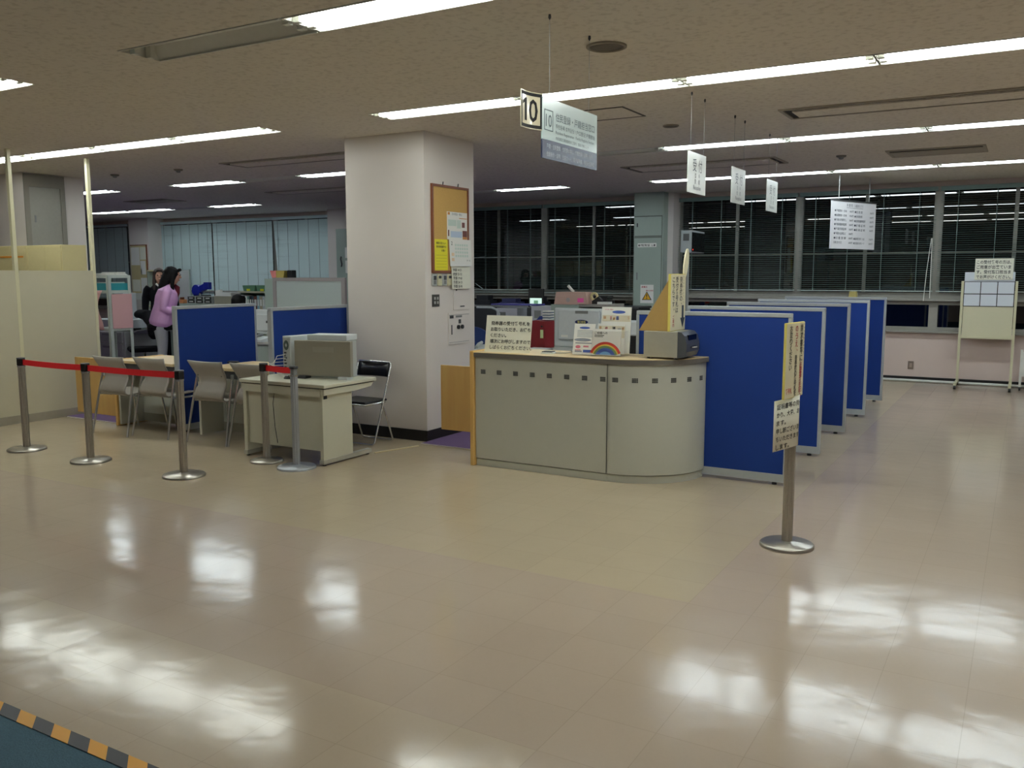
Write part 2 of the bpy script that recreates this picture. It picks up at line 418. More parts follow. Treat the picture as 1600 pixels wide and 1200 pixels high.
# window wall: solid parts, then window bays
BAYS = [(-23.0, -21.15), (-21.15, -19.2), (-18.0, -16.2), (-16.2, -14.3), (-14.3, -12.5), (-11.5, -9.57), (-9.57, -7.62), (-7.62, -5.67), (-5.08, -3.13), (-3.13, -1.175), (-1.175, .78), (.78, 2.735), (2.735, 4.69)]
g = G().box(XL, XR, YF, YF+.3, 0, .748)
prev = XL
for a, b in BAYS+[(XR, XR)]:
    if a > prev+.01: g.box(prev, a, YF, YF+.3, .748, CZ)
    prev = b
g.box(XL, XR, YF, YF+.3, 2.84, CZ)
struct('wall_back', g, M_WALL)
struct('baseboard_back', G().box(XL, XR, YF-.015, YF, 0, .075), M_BLACKBASE)
tag(obj('conduit', G().tube([(-5, YF-.06, .022), (4.9, YF-.06, .022)], .02, 8), mat('white_pvc', (222, 224, 220), .4)), 'white plastic conduit lying along the foot of the window wall', 'conduit')
def window(n, x0, x1):
    f = G(); y0, y1 = YF-.02, YF+.08
    f.box(x0, x0+.06, y0, y1, .748, 2.84); f.box(x1-.06, x1, y0, y1, .748, 2.84)
    f.box(x0+.06, x1-.06, y0, y1, .748, .815); f.box(x0+.06, x1-.06, y0, y1, 1.14, 1.32); f.box(x0+.06, x1-.06, y0, y1, 2.80, 2.84)
    f.box(x0-.0, x1, YF-.09, y0, .735, .76); f.box(x0, x1, YF-.13, y0, 1.20, 1.228)
    f.box((x0+x1)/2-.025, (x0+x1)/2+.025, y0+.02, y1, 1.32, 2.80)
    for a, b in ((x0+.06, (x0+x1)/2-.025), ((x0+x1)/2+.025, x1-.06)):
        f.box(a, b, y0+.02, y1, 1.89, 1.915); 
    w = obj(f'window_{n}', f, M_WINFRAME); w['kind'] = 'structure'
    for a, b, c, d in ((x0+.06, x1-.06, .815, 1.14), (x0+.06, (x0+x1)/2-.025, 1.32, 1.89), ((x0+x1)/2+.025, x1-.06, 1.32, 1.89), (x0+.06, (x0+x1)/2-.025, 1.915, 2.80), ((x0+x1)/2+.025, x1-.06, 1.915, 2.80)):
        obj('pane', G().box(a, b, YF+.03, YF+.036, c, d), M_GLASS, w)
for n, (a, b) in enumerate(BAYS): window(n+1, a, b)

def blind(x0, x1, z0, tilt, m, label, group, broken=False, lean=0.0):
    z1 = 2.80; y = YF-.075; W_ = x1-x0
    t = thing('venetian_blind', label, 'blind', ((x0+x1)/2, y, z0), 0, group)
    h = z1-z0
    obj('headrail', G().box(-W_/2+.01, W_/2-.01, -.02, .02, h-.03, h+.03), m, t)
    s = G(); pitch = .03 if tilt < 45 else .0225; n = int((h-.05)/pitch); ca, sa = math.cos(math.radians(tilt))*.0125, math.sin(math.radians(tilt))*.0125
    for i in range(n):
        z = .03+i*pitch
        if broken and (i in (1, 2)): continue
        xa, xb = -W_/2+.012, W_/2-.012
        zz = [0, 0, 0]
        wob = random.uniform(-.0015, .0015) if tilt > 45 else random.uniform(-.001, .001)
        sh = lean*(h-z)/h
        xa2, xb2 = (xa+max(0, sh), xb+min(0, sh))
        s.add([(xa2, -ca, z-sa+wob), (xb2, -ca, z-sa-wob), (xb2, 0, z+.001), (xa2, 0, z+.001), (xa2, ca, z+sa-wob), (xb2, ca, z+sa+wob)], [(0, 1, 2, 3), (3, 2, 5, 4)])
    obj('slats', s, m, t)['kind'] = 'stuff'
    c = G()
    k = 4 if tilt < 45 else 6
    for q in range(k):
        x = -W_/2+W_*(q+.5)/k
        c.box(x-.003, x+.003, -.0155, -.0135, .0, h); c.box(x-.003, x+.003, .0135, .0155, .0, h)
    obj('ladder_cord', c, mat('cord_dark' if tilt > 45 else 'cord_pale', (70, 90, 92) if tilt > 45 else (120, 138, 134), .7), t)
    obj('bottom_rail', G().box(-W_/2+.012, W_/2-.012, -.012, .012, -.008, .008), mat('blind_rail_pale', (176, 190, 186), .4), t)
    if broken:
        b = G()
        for p, q in (((-.62, -.02, .10), (-.2, -.03, .035)), ((-.2, -.03, .035), (.9, -.025, .06)), ((-.6, -.03, .045), (.86, -.03, .05)), ((-.45, -.03, .16), (-.28, -.04, .06)), ((-.7, -.02, .62), (-.25, -.03, .66)), ((-.4, -.02, .645), (.3, -.02, .64))):
            b.bar(p, q, .03, .004)
        obj('bent_slat', b, M_SLATC, t, label='bent slats hanging askew')
    return t
OPEN_T = {(-9.57, -7.62): 'open venetian blind with bent slats near its foot, beside the column with the corkboard',
          (-7.62, -5.67): 'open venetian blind left of the tall grey steel cabinet', (-5.08, -3.13): 'open venetian blind right of the tall grey steel cabinet',
          (-3.13, -1.175): 'open venetian blind behind the hanging fee board', (-1.175, .78): 'open venetian blind behind the wheeled notice stand'}
for a, b in BAYS:
    if a > .5 or a < -22: continue
    if a >= -9.6: blind(a+.01, b-.01, 1.34 if a > -5.5 else 1.262, 13, M_SLAT, OPEN_T[(a, b)], 'open venetian blinds on the dark windows', broken=(a == -9.57))
    elif a == -11.5: blind(a+.01, b-.01, 1.262, 13, M_SLAT, 'open venetian blind mostly hidden behind the column with the corkboard', 'open venetian blinds on the dark windows')
    else:
        lab = {-21.15: 'closed pale blind left of the papered pillar', -18.0: 'closed pale blind right of the papered pillar', -16.2: 'closed pale blind between two others, above the desk drawers', -14.3: 'closed pale blind with a slanting gap at its left edge'}[a]
        blind(a+.008, b-.008, 1.0, 68, M_SLATC, lab, 'closed venetian blinds in the back office', lean=.14 if a == -14.3 else 0)
# pull cord beside the right mullion
tag(obj('pull_cord', G().tube([(-1.3, YF-.16, 1.2), (-1.28, YF-.16, 1.6), (-1.24, YF-.15, 2.1)], .005, 6).tube([(-1.22, YF-.16, 1.24), (-1.23, YF-.15, 2.1)], .005, 6), M_PAPER), 'thin white blind pull cord hanging beside a window post', 'cord')

# columns
def column(name, x0, x1, y0, y1):
    c = struct(name, G().box(x0, x1, y0, y1, 0, CZ), M_COLUMN)
    b = G(); e = .012
    b.box(x0-e, x1+e, y0-e, y1+e, 0, .105)
    obj('baseboard', b, M_BLACKBASE, c)
    return c
column('column', -5.846, -4.90, 6.787, 7.637)
column('column', -12.4, -11.3, 6.84, 7.69)
column('column', -5.62, -5.057, 13.9, YF)
column('column', -12.45, -11.75, 13.87, YF)
column('column', -18.64, -17.95, 13.8, YF)

# floor coverings
tag(obj('carpet', G().box(-9, 3, YN+.1, 1.69, 0, .008), M_TEAL), 'dark teal speckled carpet in the near left corner', 'carpet', kind='structure')
tag(obj('hazard_tape', G().box(-9, 3, 1.678, 1.737, .0085, .0105), tape_material()), 'yellow and black striped tape along the carpet edge', 'tape')
m_trim = mat('pale_trim', (196, 188, 176), .5)
cp = struct('floor_carpet', G().box(-22, -8.335, 5.97, 6.86, 0, .008).box(-4.886, -4.0, 6.66, 6.86, 0, .008).box(-22, -2.78, 6.86, YF-.05, 0, .008), M_PURPLE)
cp['label'] = 'purple carpet of the back office behind the counters'
obj('edge_trim', G().box(-9.3, -8.335, 5.955, 5.969, 0, .009).box(-4.88, -4.0, 6.645, 6.659, 0, .009), m_trim, cp)
tag(obj('floor_cable_cover', G().bar((-4.99, 6.1, .004), (-4.84, 6.56, .004), .018, .008), mat('pale_yellow_strip', (206, 190, 150), .5)), 'narrow pale cable cover on the floor between desk and column', 'cable cover')

# ------------------------------------------------------------------ ceiling fittings
def vent(x0, x1, y0, y1, label, two=False):
    t = thing('air_vent', label, 'air vent', ((x0+x1)/2, (y0+y1)/2, CZ), 0, 'ceiling air vents')
    w, h = (x1-x0)/2, (y1-y0)/2; f = G(); e = .03; z0, z1 = -.012, .0
    f.box(-w, w, -h, -h+e, z0, z1); f.box(-w, w, h-e, h, z0, z1); f.box(-w, -w+e, -h+e, h-e, z0, z1); f.box(w-e, w, -h+e, h-e, z0, z1)
    obj('frame', f, mat('vent_frame', (166, 158, 142), .6), t)
    obj('slot', G().box(-w+e, w-e, -h+e, h-e, -.003, .0), mat('vent_dark', (36, 34, 32), .8), t)
    p = G()
    if two: p.box(-w+e, w-e, -h*.45, h-e, -.010, -.004); 
    else: p.box(-w+.09, w-.09, -h+.09, h-.09, -.016, -.004)
    obj('centre_plate', p, M_CEIL if not two else mat('vent_frame'), t)
vent(-1.83, .75, 7.40, 7.87, 'long ceiling air vent right of the reception signs')
vent(-1.42, -.46, 10.43, 11.03, 'small ceiling air vent above the hanging fee board', True)
vent(-4.45, -2.555, 10.30, 10.93, 'ceiling air vent behind the hanging reception signs')
vent(-8.40, -5.95, 7.49, 7.94, 'long ceiling air vent left of the column with the corkboard')
vent(-10.7, -8.7, 10.45, 10.9, 'ceiling air vent above the grey standing screen')
vent(-14.2, -13.15, 10.43, 10.96, 'small ceiling air vent over the back office', True)
t = thing('access_hatch', 'square access hatch in the ceiling behind the number ten sign', 'hatch', (-3.09, 6.875, CZ))
f = G()
for s_ in (-1, 1): f.box(-.24, .24, s_*.235-.008, s_*.235+.008, -.006, 0); f.box(s_*.232-.008, s_*.232+.008, -.23, .23, -.006, 0)
obj('rim', f, mat('hatch_rim', (92, 86, 76), .6), t); obj('lid', G().box(-.22, .22, -.225, .225, -.003, 0), M_CEIL, t)
def speaker(x, y, r, label):
    t = thing('ceiling_speaker', label, 'speaker', (x, y, CZ), 0, 'round ceiling speakers')
    obj('rim', G().lathe([(r, 0), (r, -.008), (r*.9, -.013), (r*.84, -.008), (r*.84, 0)]), mat('speaker_rim', (150, 142, 126), .6), t)
    obj('grille', G().lathe([(r*.84, 0), (r*.84, -.006), (r*.4, -.008), (.001, -.009)]), mat('speaker_grille', (108, 100, 88), .7, var=.3, scale=300), t)
speaker(-2.2, 4.868, .118, 'large round ceiling speaker near the number ten sign')
speaker(-2.84, 7.69, .072, 'small round ceiling speaker behind the number ten sign')
for x, y, lab in ((-1.9, 10.6, 'tiny ceiling detector right of the reception signs'), (-10.53, 7.63, 'left ceiling detector over the back office'), (-9.32, 7.66, 'right ceiling detector over the back office')):
    t = thing('smoke_detector', lab, 'detector', (x, y, CZ), 0, 'ceiling detectors')
    obj('base', G().lathe([(.055, 0), (.055, -.012), (.04, -.02)], n=20), mat('detector_grey', (120, 114, 104), .6), t); obj('sensor', G().lathe([(.03, -.02), (.024, -.04), (.002, -.044)], n=16), M_MIDGREY, t)

# ------------------------------------------------------------------ hanging signs
def head(h): return math.radians(90-h)
def hang_wires(t, xs, ztop, zbot, r=.0013, m=None):
    for x in xs:
        obj('wire', G().tube([(x, 0, zbot), (x, 0, ztop)], r, 6), m or M_MIDGREY, t)
        obj('hook', G().lathe([(.006, 0), (.008, -.015), (.003, -.026)], (x, 0, ztop), 10), M_DARKGREY, t)
# big sign: number ten
t = thing('overhead_sign', 'pale blue overhead sign of the resident and family registration counter', 'sign', (-2.19, 4.39, 2.19), head(0))
hw = .33; H = .306
obj('board', G().box(-hw, hw, -.004, .004, .095, H), mat('pale_blue_acrylic', (206, 222, 222), .2, var=.01), t, bevel=.001)
obj('lower_band', G().box(-hw, hw, -.0042, .0042, 0, .095), mat('slate_blue_band', (66, 72, 94), .25, var=.01), t)
g = G(); y = -.0055
g2 = G()
for a, b, c, d in ((-.31, -.215, .243, .247), (-.31, -.215, .143, .147), (-.31, -.306, .147, .243), (-.219, -.215, .147, .243)): g.box(a, b, y, y+.001, c, d)
write(g, '10', -.2625, .162, .09, y, 'c', .065, 0.0)
write(g, '住民登録・戸籍担当窓口', -.185, .205, .046, y, 'l', .475, .0)
write(g, '주민등록·호적담당 / 户口登记 户籍担当', -.185, .166, .026, y, 'l', .48, 0)
write(g, 'Resident Registration · Family Registry Section', -.185, .138, .022, y, 'l', .47, 0)
write(g, '市民課窓口業務委託のご案内　電話 内線１１０', -.185, .108, .018, y, 'l', .40, 0)
obj('lettering', g, mat('slate_ink', (74, 92, 102), .5, var=0), t)
g = G()
write(g, '戸籍・住民登録、住民票の写し、印鑑登録・証明、異字', -.285, .056, .026, y, 'l', .55, 0)
write(g, '住居表示・証明、住基カード、電子証明書、特別永住許可', -.285, .016, .026, y, 'l', .57, 0)
obj('band_lettering', g, mat('pale_letter', (206, 216, 226), .5, var=0), t)
hang_wires(t, (-.247, .226), CZ-2.19, H)
t = thing('number_card', 'bent card with a black bordered ten on the end of the overhead sign', 'sign', (-2.203, 3.978, 2.325), head(9))
def bend(x, y, z): return (x, y+.016*math.cos(x/.088*PI/2)-.0, z)
hw = .088; hh = .182; n = 10; vs = []; fs = []
for i in range(n+1):
    x = -hw+2*hw*i/n
    for yy in (-.002, .002):
        for z in (0, hh): vs.append(bend(x, yy, z))
for i in range(n):
    o_ = i*4
    fs += [(o_, o_+4, o_+5, o_+1), (o_+2, o_+3, o_+7, o_+6), (o_, o_+2, o_+6, o_+4), (o_+1, o_+5, o_+7, o_+3)]
fs += [(0, 1, 3, 2), (4*n, 4*n+2, 4*n+3, 4*n+1)]
obj('card', G().add(vs, fs, 0), mat('card_cream', (214, 204, 176), .15, var=.01, coat=.3), t)
g = G()
def bb(x0, x1, z0, z1):
    k = 8
    for i in range(k):
        a = x0+(x1-x0)*i/k; b = x0+(x1-x0)*(i+1)/k
        g.add([bend(a, -.0028, z0), bend(b, -.0028, z0), bend(b, -.0028, z1), bend(a, -.0028, z1)], [(0, 1, 2, 3)])
e = .016
bb(-hw+.005, hw-.005, .005, .005+e); bb(-hw+.005, hw-.005, hh-.005-e, hh-.005); bb(-hw+.005, -hw+.005+e*.7, .005+e, hh-.005-e); bb(hw-.005-e*.7, hw-.005, .005+e, hh-.005-e)
g.add([bend(*p) for p in ((-.047, -.0032, .038), (-.025, -.0032, .038), (-.025, -.0032, .148), (-.039, -.0032, .148), (-.066, -.0032, .128), (-.066, -.0032, .114), (-.047, -.0032, .124))], [(0, 1, 2, 3, 6), (3, 4, 5, 6)]); write(g, '0', .026, .038, .155, -.0032, 'c', .062, .012, 0, bend)
obj('number', g, M_INK, t)

for i, (y, lab) in enumerate(((6.53, 'nearest of the three hanging white reception signs'), (7.63, 'middle one of the three hanging white reception signs'), (8.78, 'farthest of the three hanging white reception signs'))):
    t = thing('reception_sign', lab, 'sign', (-2.2, y, 2.195), head(0), 'hanging reception signs')
    hw = .205; H = .297
    obj('board', G().box(-hw, hw, -.003, .003, 0, H), M_SIGN, t)
    g = G(); yy = -.0045
    write(g, '受', -.06, .168, .10, yy, 'c', .085, .0); write(g, '付', .068, .168, .10, yy, 'c', .085, .0)
    write(g, '접', -.04, .118, .038, yy, 'c', .034, 0); write(g, '수', .045, .118, .038, yy, 'c', .034, 0)
    write(g, '受', -.04, .074, .038, yy, 'c', .034, 0); write(g, '理', .045, .074, .038, yy, 'c', .034, 0)
    write(g, 'Reception', 0, .030, .044, yy, 'c', .17, 0)
    obj('lettering', g, M_GREYINK if i else mat('dark_grey_ink', (66, 74, 80), .6, var=0), t)
    hang_wires(t, (-.15, .15), CZ-2.195, H)
# fee board
t = thing('fee_board', 'white hanging board listing certificate fees in two columns', 'sign', (-2.115, 12.9, 1.93), head(20.6))
hw = .557; H = .65
obj('panel', G().box(-hw, hw, -.012, .012, 0, H-.02), mat('white_board_face', (240, 240, 244), .4, var=.01), t)
obj('top_rail', G().box(-hw, hw, -.02, .02, H-.02, H), M_DARKGREY, t)
g = G(); yy = -.0135
write(g, '手 数 料（1通あたり）', .0, .565, .045, yy, 'c', .42, .0)
g.box(-.21, .21, yy, yy+.001, .548, .551)
L_ = ['●戸籍謄本・抄本', '●除籍謄本・抄本', '●戸籍の附票写し', '●戸籍記載事項証明', '●戸籍受理証明', '●戸籍身分証明など', '●印 鑑 登 録', '（再交付）']
P_ = ['450円', '750円', '300円', '350円', '350円', '300円', '300円', '300円']
R_ = ['●住 民 票', '●住民票除票', '●住民票記載事項証明', '●印 鑑 証 明', '●税 務 証 明', '', '●臨時運行許可（1台）', '●住民基本台帳カード']
Q_ = ['300円', '300円', '300円', '300円', '300円', '', '750円', '500円']
for k in range(8):
    z = .49-k*.06
    write(g, L_[k], -.5, z, .036, yy, 'l', .30 if len(L_[k]) > 6 else .2, 0); write(g, P_[k], -.03, z, .032, yy, 'r', .10, 0)
    if R_[k]: write(g, R_[k], .0, z-.004, .036, yy, 'l', .28 if len(R_[k]) > 7 else .2, 0); write(g, Q_[k], .5, z-.004, .032, yy, 'r', .10, 0)
obj('lettering', g, mat('fee_ink', (70, 76, 92), .6, var=0), t)
for x in (-.39, .385): obj('rod', G().tube([(x, 0, H), (x, 0, CZ-1.93)], .006, 8), M_ALU, t)

# ------------------------------------------------------------------ reception counter
t = thing('reception_counter', 'beige rounded reception counter with a pale wooden top', 'counter', (-3.93, 6.12, 0))
ox, oy = -3.93, 6.12
CXc, CYc, RX, RY = -2.735-ox, .575, .60, .56
def curve(off=0, n=20, a0=-90, a1=0): return [(CXc+(RX+off)*math.cos(math.radians(a0+(a1-a0)*i/n)), CYc+(RY+off)*math.sin(math.radians(a0+(a1-a0)*i/n))) for i in range(n+1)]
zb = .065
obj('plinth', G().prism([(.0, .026), (CXc, .026)]+curve(-.014, 20)+[(CXc+RX-.03, CYc), (CXc, CYc), (CXc, .08), (0, .08)], 0, zb-.008), M_COUNTER, t)
obj('front_panel', G().box(.0, CXc-.002, .015, .04, zb, .925), M_COUNTER, t)
outer = curve(0, 24); inner = curve(-.025, 24)[::-1]
obj('curved_panel', G().prism(outer+inner, zb, .925, smooth=True), M_COUNTER, t)
obj('worktop', G().prism([(-.005, 0), (CXc, 0)]+curve(.018, 24)+[(CXc+RX, CYc+.0), (CXc+RX-.08, CYc), (CXc, .5), (-.005, .5)], .932, .957), M_WOODTOP, t)
cu = curve(.021, 24); ci = curve(-.02, 24)[::-1]
obj('edge_band', G().prism([(-.005, -.004), (CXc, -.004)]+cu+ci+[(CXc, .03), (-.005, .03)], .918, .9535, smooth=False), M_DARKEDGE, t)
obj('end_panel', G().box(-.042, -.005, -.01, .5, 0, .968), M_WOODEDGE, t, bevel=.006)
obj('seam', G().box(CXc-.0018, CXc+.0018, .0125, .02, zb, .92), M_DARKGREY, t)
obj('back_panel', G().box(0, CXc, .46, .48, 0, .92), M_COUNTER, t)
vg = G()
for k in range(8):
    x = .055+k*.1545
    for i in range(4):
        for j in range(3): vg.box(x+i*.0115, x+i*.0115+.0088, .0125, .016, .78+j*.0125, .7898+j*.0125)
obj('vent_holes', vg, M_DARKGREY, t)
vg = G()
for k in range(6):
    a0 = math.radians(-86+k*14.6)
    for i in range(4):
        a = a0+i*.0115/.58; b = a+.0088/.58
        for j in range(3):
            z = .78+j*.0125
            vs = [(CXc+(RX+e)*math.cos(q), CYc+(RY+e)*math.sin(q), zz) for zz in (z, z+.0098) for q in (a, b) for e in (-.004, .0022)]
            vg.add(vs, [(0, 1, 3, 2), (4, 6, 7, 5), (1, 5, 7, 3), (0, 2, 6, 4), (0, 4, 5, 1), (2, 3, 7, 6)])
obj('vent_holes', vg, M_DARKGREY, t)
# swing gates
tag(obj('swing_gate', G().box(-.27, .27, -.01, .01, .2, .787), M_WOODPANEL, loc=(-4.26, 6.5, 0), bevel=.003), 'wooden swing gate between the column and the reception counter', 'gate', 'wooden swing gates')
tag(obj('swing_gate', G().box(-.36, .36, -.01, .01, .09, .70), M_WOODPANEL, loc=(-8.68, 5.93, 0), bevel=.003), 'wooden swing gate beside the beige partition on the left', 'gate', 'wooden swing gates')

# blue divider panels
def divider(loc, L, H, rotz, label, group, post=False):
    t = thing('divider_panel', label, 'divider', loc, rotz, group)
    h = L/2; d = .02
    obj('fabric', G().box(-h+.02, h-.02, -.021, .021, .085, H-.028), M_BLUE, t)
    obj('top_rail', G().box(-h, h, -.025, .025, H-.032, H), M_PANELFRAME, t, bevel=.004)
    obj('stile', G().box(-h, -h+.024, -.025, .025, .085, H-.032), M_PANELFRAME, t); obj('stile', G().box(h-.024, h, -.025, .025, .085, H-.032), M_PANELFRAME, t)
    obj('bottom_rail', G().box(-h, h, -.024, .024, .022, .085), M_PANELFRAME, t)
    for s_ in (-1, 1): obj('foot', G().lathe([(.02, 0), (.02, .012), (.012, .022)], (s_*(h-.09), 0, 0), 12), M_BLACK, t)
    return t
order = ['nearest', 'second nearest', 'middle', 'second farthest', 'farthest']
for i, y in enumerate((6.70, 7.945, 9.18, 10.42, 11.75)):
    divider((-2.11, y, 0), 1.23, 1.305, 0, f'{order[i]} of the five blue divider panels right of the counter', 'blue divider panels right of the counter')
divider((-7.35, 6.435, 0), 1.07, 1.285, PI/2, 'blue divider panel between the two seated counters', 'blue divider panels at the seated counters')
divider((-6.01, 6.41, 0), 1.07, 1.295, PI/2, 'blue divider panel next to the big column', 'blue divider panels at the seated counters')

# seated counters
def seat_counter(x0, x1, wood_end, label, inset=0):
    t = thing('service_counter', label, 'counter', (x0, 5.9, 0), 0, 'low seated service counters'); L = x1-x0
    obj('worktop', G().box(inset, L, -.02, .62, .675, .705), M_WOODTOP, t, bevel=.004)
    obj('front_panel', G().box(.03, L, .28, .30, .02, .675), M_COUNTER, t)
    obj('kick_strip', G().box(.03, L, .274, .2799, .02, .11), mat('kick_grey', (152, 150, 134), .5), t)
    obj('apron', G().box(.03, L, .0, .02, .60, .675), M_DARKGREY, t)
    obj('end_panel', G().box(.0, .03, .0, .6, .015, .675), M_COUNTER, t)
    if wood_end: obj('wood_end', G().box(-.04, -.001, -.02, .6, 0, .71), M_WOODEDGE, t, bevel=.004)
    return t
seat_counter(-8.285, -7.38, True, 'low service counter left of the blue divider, two chairs in front')
seat_counter(-7.04, -6.04, False, 'low service counter between the blue dividers, behind the office desk', .12)
tag(obj('calculator', G().box(-.055, .055, -.03, .03, 0, .012).box(-.05, .05, -.025, .025, .012, .018), M_BLACK, loc=(-6.95, 6.28, .7055), rotz=.3, bevel=.003), 'small black object lying on the low wooden counter', 'calculator')

# plywood chairs
def make_chair(label):
    t = thing('plywood_chair', label, 'chair', (0, 0, 0), 0, 'grey plywood chairs at the low counters')
    # side profile (y forward, z up) of the bent shell
    prof = [(-.035, .79), (-.01, .73), (.035, .655), (.06, .615), (.035, .57), (-.005, .51), (-.03, .46), (-.025, .425), (.01, .405), (.07, .402), (.2, .412), (.34, .42), (.40, .412), (.425, .39)]
    n = 12; vs = []; fs = []
    for j, (y, z) in enumerate(prof):
        u = j/(len(prof)-1)
        w = .205 if j < 2 else (.195 if j == 2 else .175 if j < 5 else .19 if j < 9 else .205)
        if j == 0: w = .225
        for i in range(n+1):
            s_ = -1+2*i/n
            dish = .03*(s_*s_) if j < 5 else .012*s_*s_
            zz = z+(.012*s_*s_-.012 if j == 0 else 0)+(.01*s_*s_ if j >= 9 else 0)
            yy = y-(dish if j < 4 else -.0)
            vs.append((w*s_, yy, zz))
    m_ = n+1
    for j in range(len(prof)-1):
        for i in range(n): fs.append((j*m_+i, j*m_+i+1, (j+1)*m_+i+1, (j+1)*m_+i))
    def shell(rows, name):
        lo, hi = rows; sub = vs[lo*m_:(hi+1)*m_]; ff = [(j*m_+i, j*m_+i+1, (j+1)*m_+i+1, (j+1)*m_+i) for j in range(hi-lo) for i in range(n)]
        o = obj(name, G().add(sub, ff, 0, True), M_CHAIR, t)
        sd = o.modifiers.new('thick', 'SOLIDIFY'); sd.thickness = .012; sd.offset = 0
        return o
    shell((0, 7), 'backrest'); shell((7, 13), 'seat')
    r = .0115
    for s_ in (-1, 1):
        x = s_*.235
        obj('leg', G().tube([(x*.98, .055, .65), (x, .035, .56), (x*1.04, -.01, .36), (x*1.11, -.085, .0)], r, 8), M_CHROME, t)
        obj('leg', G().tube([(s_*.2, .1, .385), (s_*.21, .36, .385), (s_*.218, .385, .36), (s_*.235, .44, 0)], r, 8), M_CHROME, t)
        obj('bracket', G().tube([(x*.98, .055, .66), (x*.985, .05, .575)], .0155, 10), M_MIDGREY, t)
        obj('side_rail', G().tube([(x, .005, .40), (s_*.2, .1, .385)], r*.8, 8), M_CHROME, t)
        g = G(); 
        for z_ in (.635,): g.ball((s_*.155, .028-.035, z_+.012), .006, .004, .006, 0, 8, 6)
        obj('screw', g, M_DARKGREY, t)
    return t
ch = make_chair('grey plywood chair farthest left, in front of the wooden end panel')
ch.location = (-7.87, 5.565, 0); ch.rotation_euler = (0, 0, .03)
copy_tree(ch, (-7.40, 5.675, 0), .02, 'grey plywood chair just left of the front blue divider')
copy_tree(ch, (-6.65, 5.72, 0), .03, 'grey plywood chair just right of the front blue divider')
copy_tree(ch, (-6.10, 5.735, 0), .02, 'grey plywood chair partly hidden by the office desk')

# ------------------------------------------------------------------ belt posts
def stanchion(x, y, label, group, m=M_STEEL, cassette=True, rot=0, rb=.165, h=.852):
    t = thing('barrier_post', label, 'barrier post', (x, y, 0), rot, group)
    obj('base', G().lathe([(rb, 0), (rb, .012), (rb-.008, .02), (.045, .03), (.034, .034)], n=40), m, t)
    n = 24; prof = []
    flut = [(.031 if k % 3 else .0265) for k in range(n)]
    vs = [(flut[k]*math.cos(2*PI*k/n), flut[k]*math.sin(2*PI*k/n), z) for z in (.03, h-.075) for k in range(n)]
    obj('pole', G().add(vs, [(k, (k+1) % n, n+(k+1) % n, n+k) for k in range(n)]), m, t)
    obj('collar', G().lathe([(.034, h-.085), (.034, h-.072)], n=20), M_CHROME, t)
    if cassette:
        obj('belt_head', G().box(-.029, .029, -.026, .026, h-.072, h-.008), M_BLACK, t, bevel=.006)
        obj('cap', G().lathe([(.036, h-.009), (.036, h-.001), (.03, h)], n=20), M_DARKGREY, t)
    else:
        obj('belt_head', G().lathe([(.028, h-.072), (.028, h-.02)], n=20), M_MIDGREY, t); obj('cap', G().lathe([(.037, h-.02), (.037, h-.002), (.03, h)], n=24), M_BLACK, t)
    return t
def belt(t, dx, dy, z=.812, sag=.006, w=.05):
    n = 10; vs = []; d = Vector((dx, dy, 0)); nrm = Vector((-dy, dx, 0)).normalized()*.001
    a = d.normalized()*.03
    for i in range(n+1):
        u = i/n; p = a+(d-2*a)*u; zz = z-sag*4*u*(1-u)
        for e in (-1, 1):
            for q in (-w/2, w/2): vs.append((p.x+nrm.x*e, p.y+nrm.y*e, zz+q))
    fs = []
    for i in range(n):
        o_ = 4*i; fs += [(o_, o_+4, o_+5, o_+1), (o_+2, o_+3, o_+7, o_+6), (o_+1, o_+5, o_+7, o_+3), (o_, o_+2, o_+6, o_+4)]
    fs += [(0, 1, 3, 2), (4*n, 4*n+2, 4*n+3, 4*n+1)]
    obj('belt', G().add(vs, fs), M_RED, t)
p1 = stanchion(-7.869, 4.63, 'steel belt post at the far left, nearest the beige partition', 'belt barrier posts'); belt(p1, .97, -.02)
p2 = stanchion(-6.899, 4.61, 'middle steel post of the long red belt on the left', 'belt barrier posts'); belt(p2, 1.163, .02)
stanchion(-5.736, 4.63, 'steel post ending the long red belt, before the blue divider', 'belt barrier posts')
p4 = stanchion(-5.57, 5.36, 'steel belt post standing close against the office desk', 'belt barrier posts', rb=.14); belt(p4, .41, -.055, sag=.002)
stanchion(-5.166, 5.30, 'smooth silver post in front of the office desk', 'belt barrier posts', M_STEEL2, False, rb=.16)
# sign post in the aisle
t = thing('sign_post', 'steel floor stand holding notices in front of the blue dividers', 'sign stand', (-1.14, 5.178, 0))
rb = .155
obj('base', G().lathe([(rb, 0), (rb, .014), (rb-.008, .022), (.045, .03), (.034, .034)], n=44), M_STEEL, t)
n = 24; flut = [(.031 if k % 3 else .0265) for k in range(n)]
obj('pole', G().add([(flut[k]*math.cos(2*PI*k/n), flut[k]*math.sin(2*PI*k/n), z) for z in (.03, .90) for k in range(n)], [(k, (k+1) % n, n+(k+1) % n, n+k) for k in range(n)]), M_STEEL, t)
obj('bracket', G().box(-.028, .028, -.05, .05, .885, .925), M_BLACK, t)
def plate_sign(name, label, cat, loc, rotz, w, h, thick, rgb_side, face):
    t = thing(name, label, cat, loc, rotz)
    obj('board', G().box(-w/2, w/2, 0, thick, 0, h), mat('yellow_board_edge', (228, 214, 110), .6), t, bevel=.003)
    obj('face', G().box(-w/2+.004, w/2-.002, -.0015, .0, .004, h-.004), face, t)
    return t
m_face = mat('cream_sign_face', (236, 229, 196), .4, var=.02)
t = plate_sign('request_sign', 'cream vertical sign asking visitors to fill in forms, on top of the floor stand', 'sign', (-1.110, 5.066, .903), head(8.5), .272, .425, .014, None, m_face)
g = G(); g2 = G(); y = -.0025
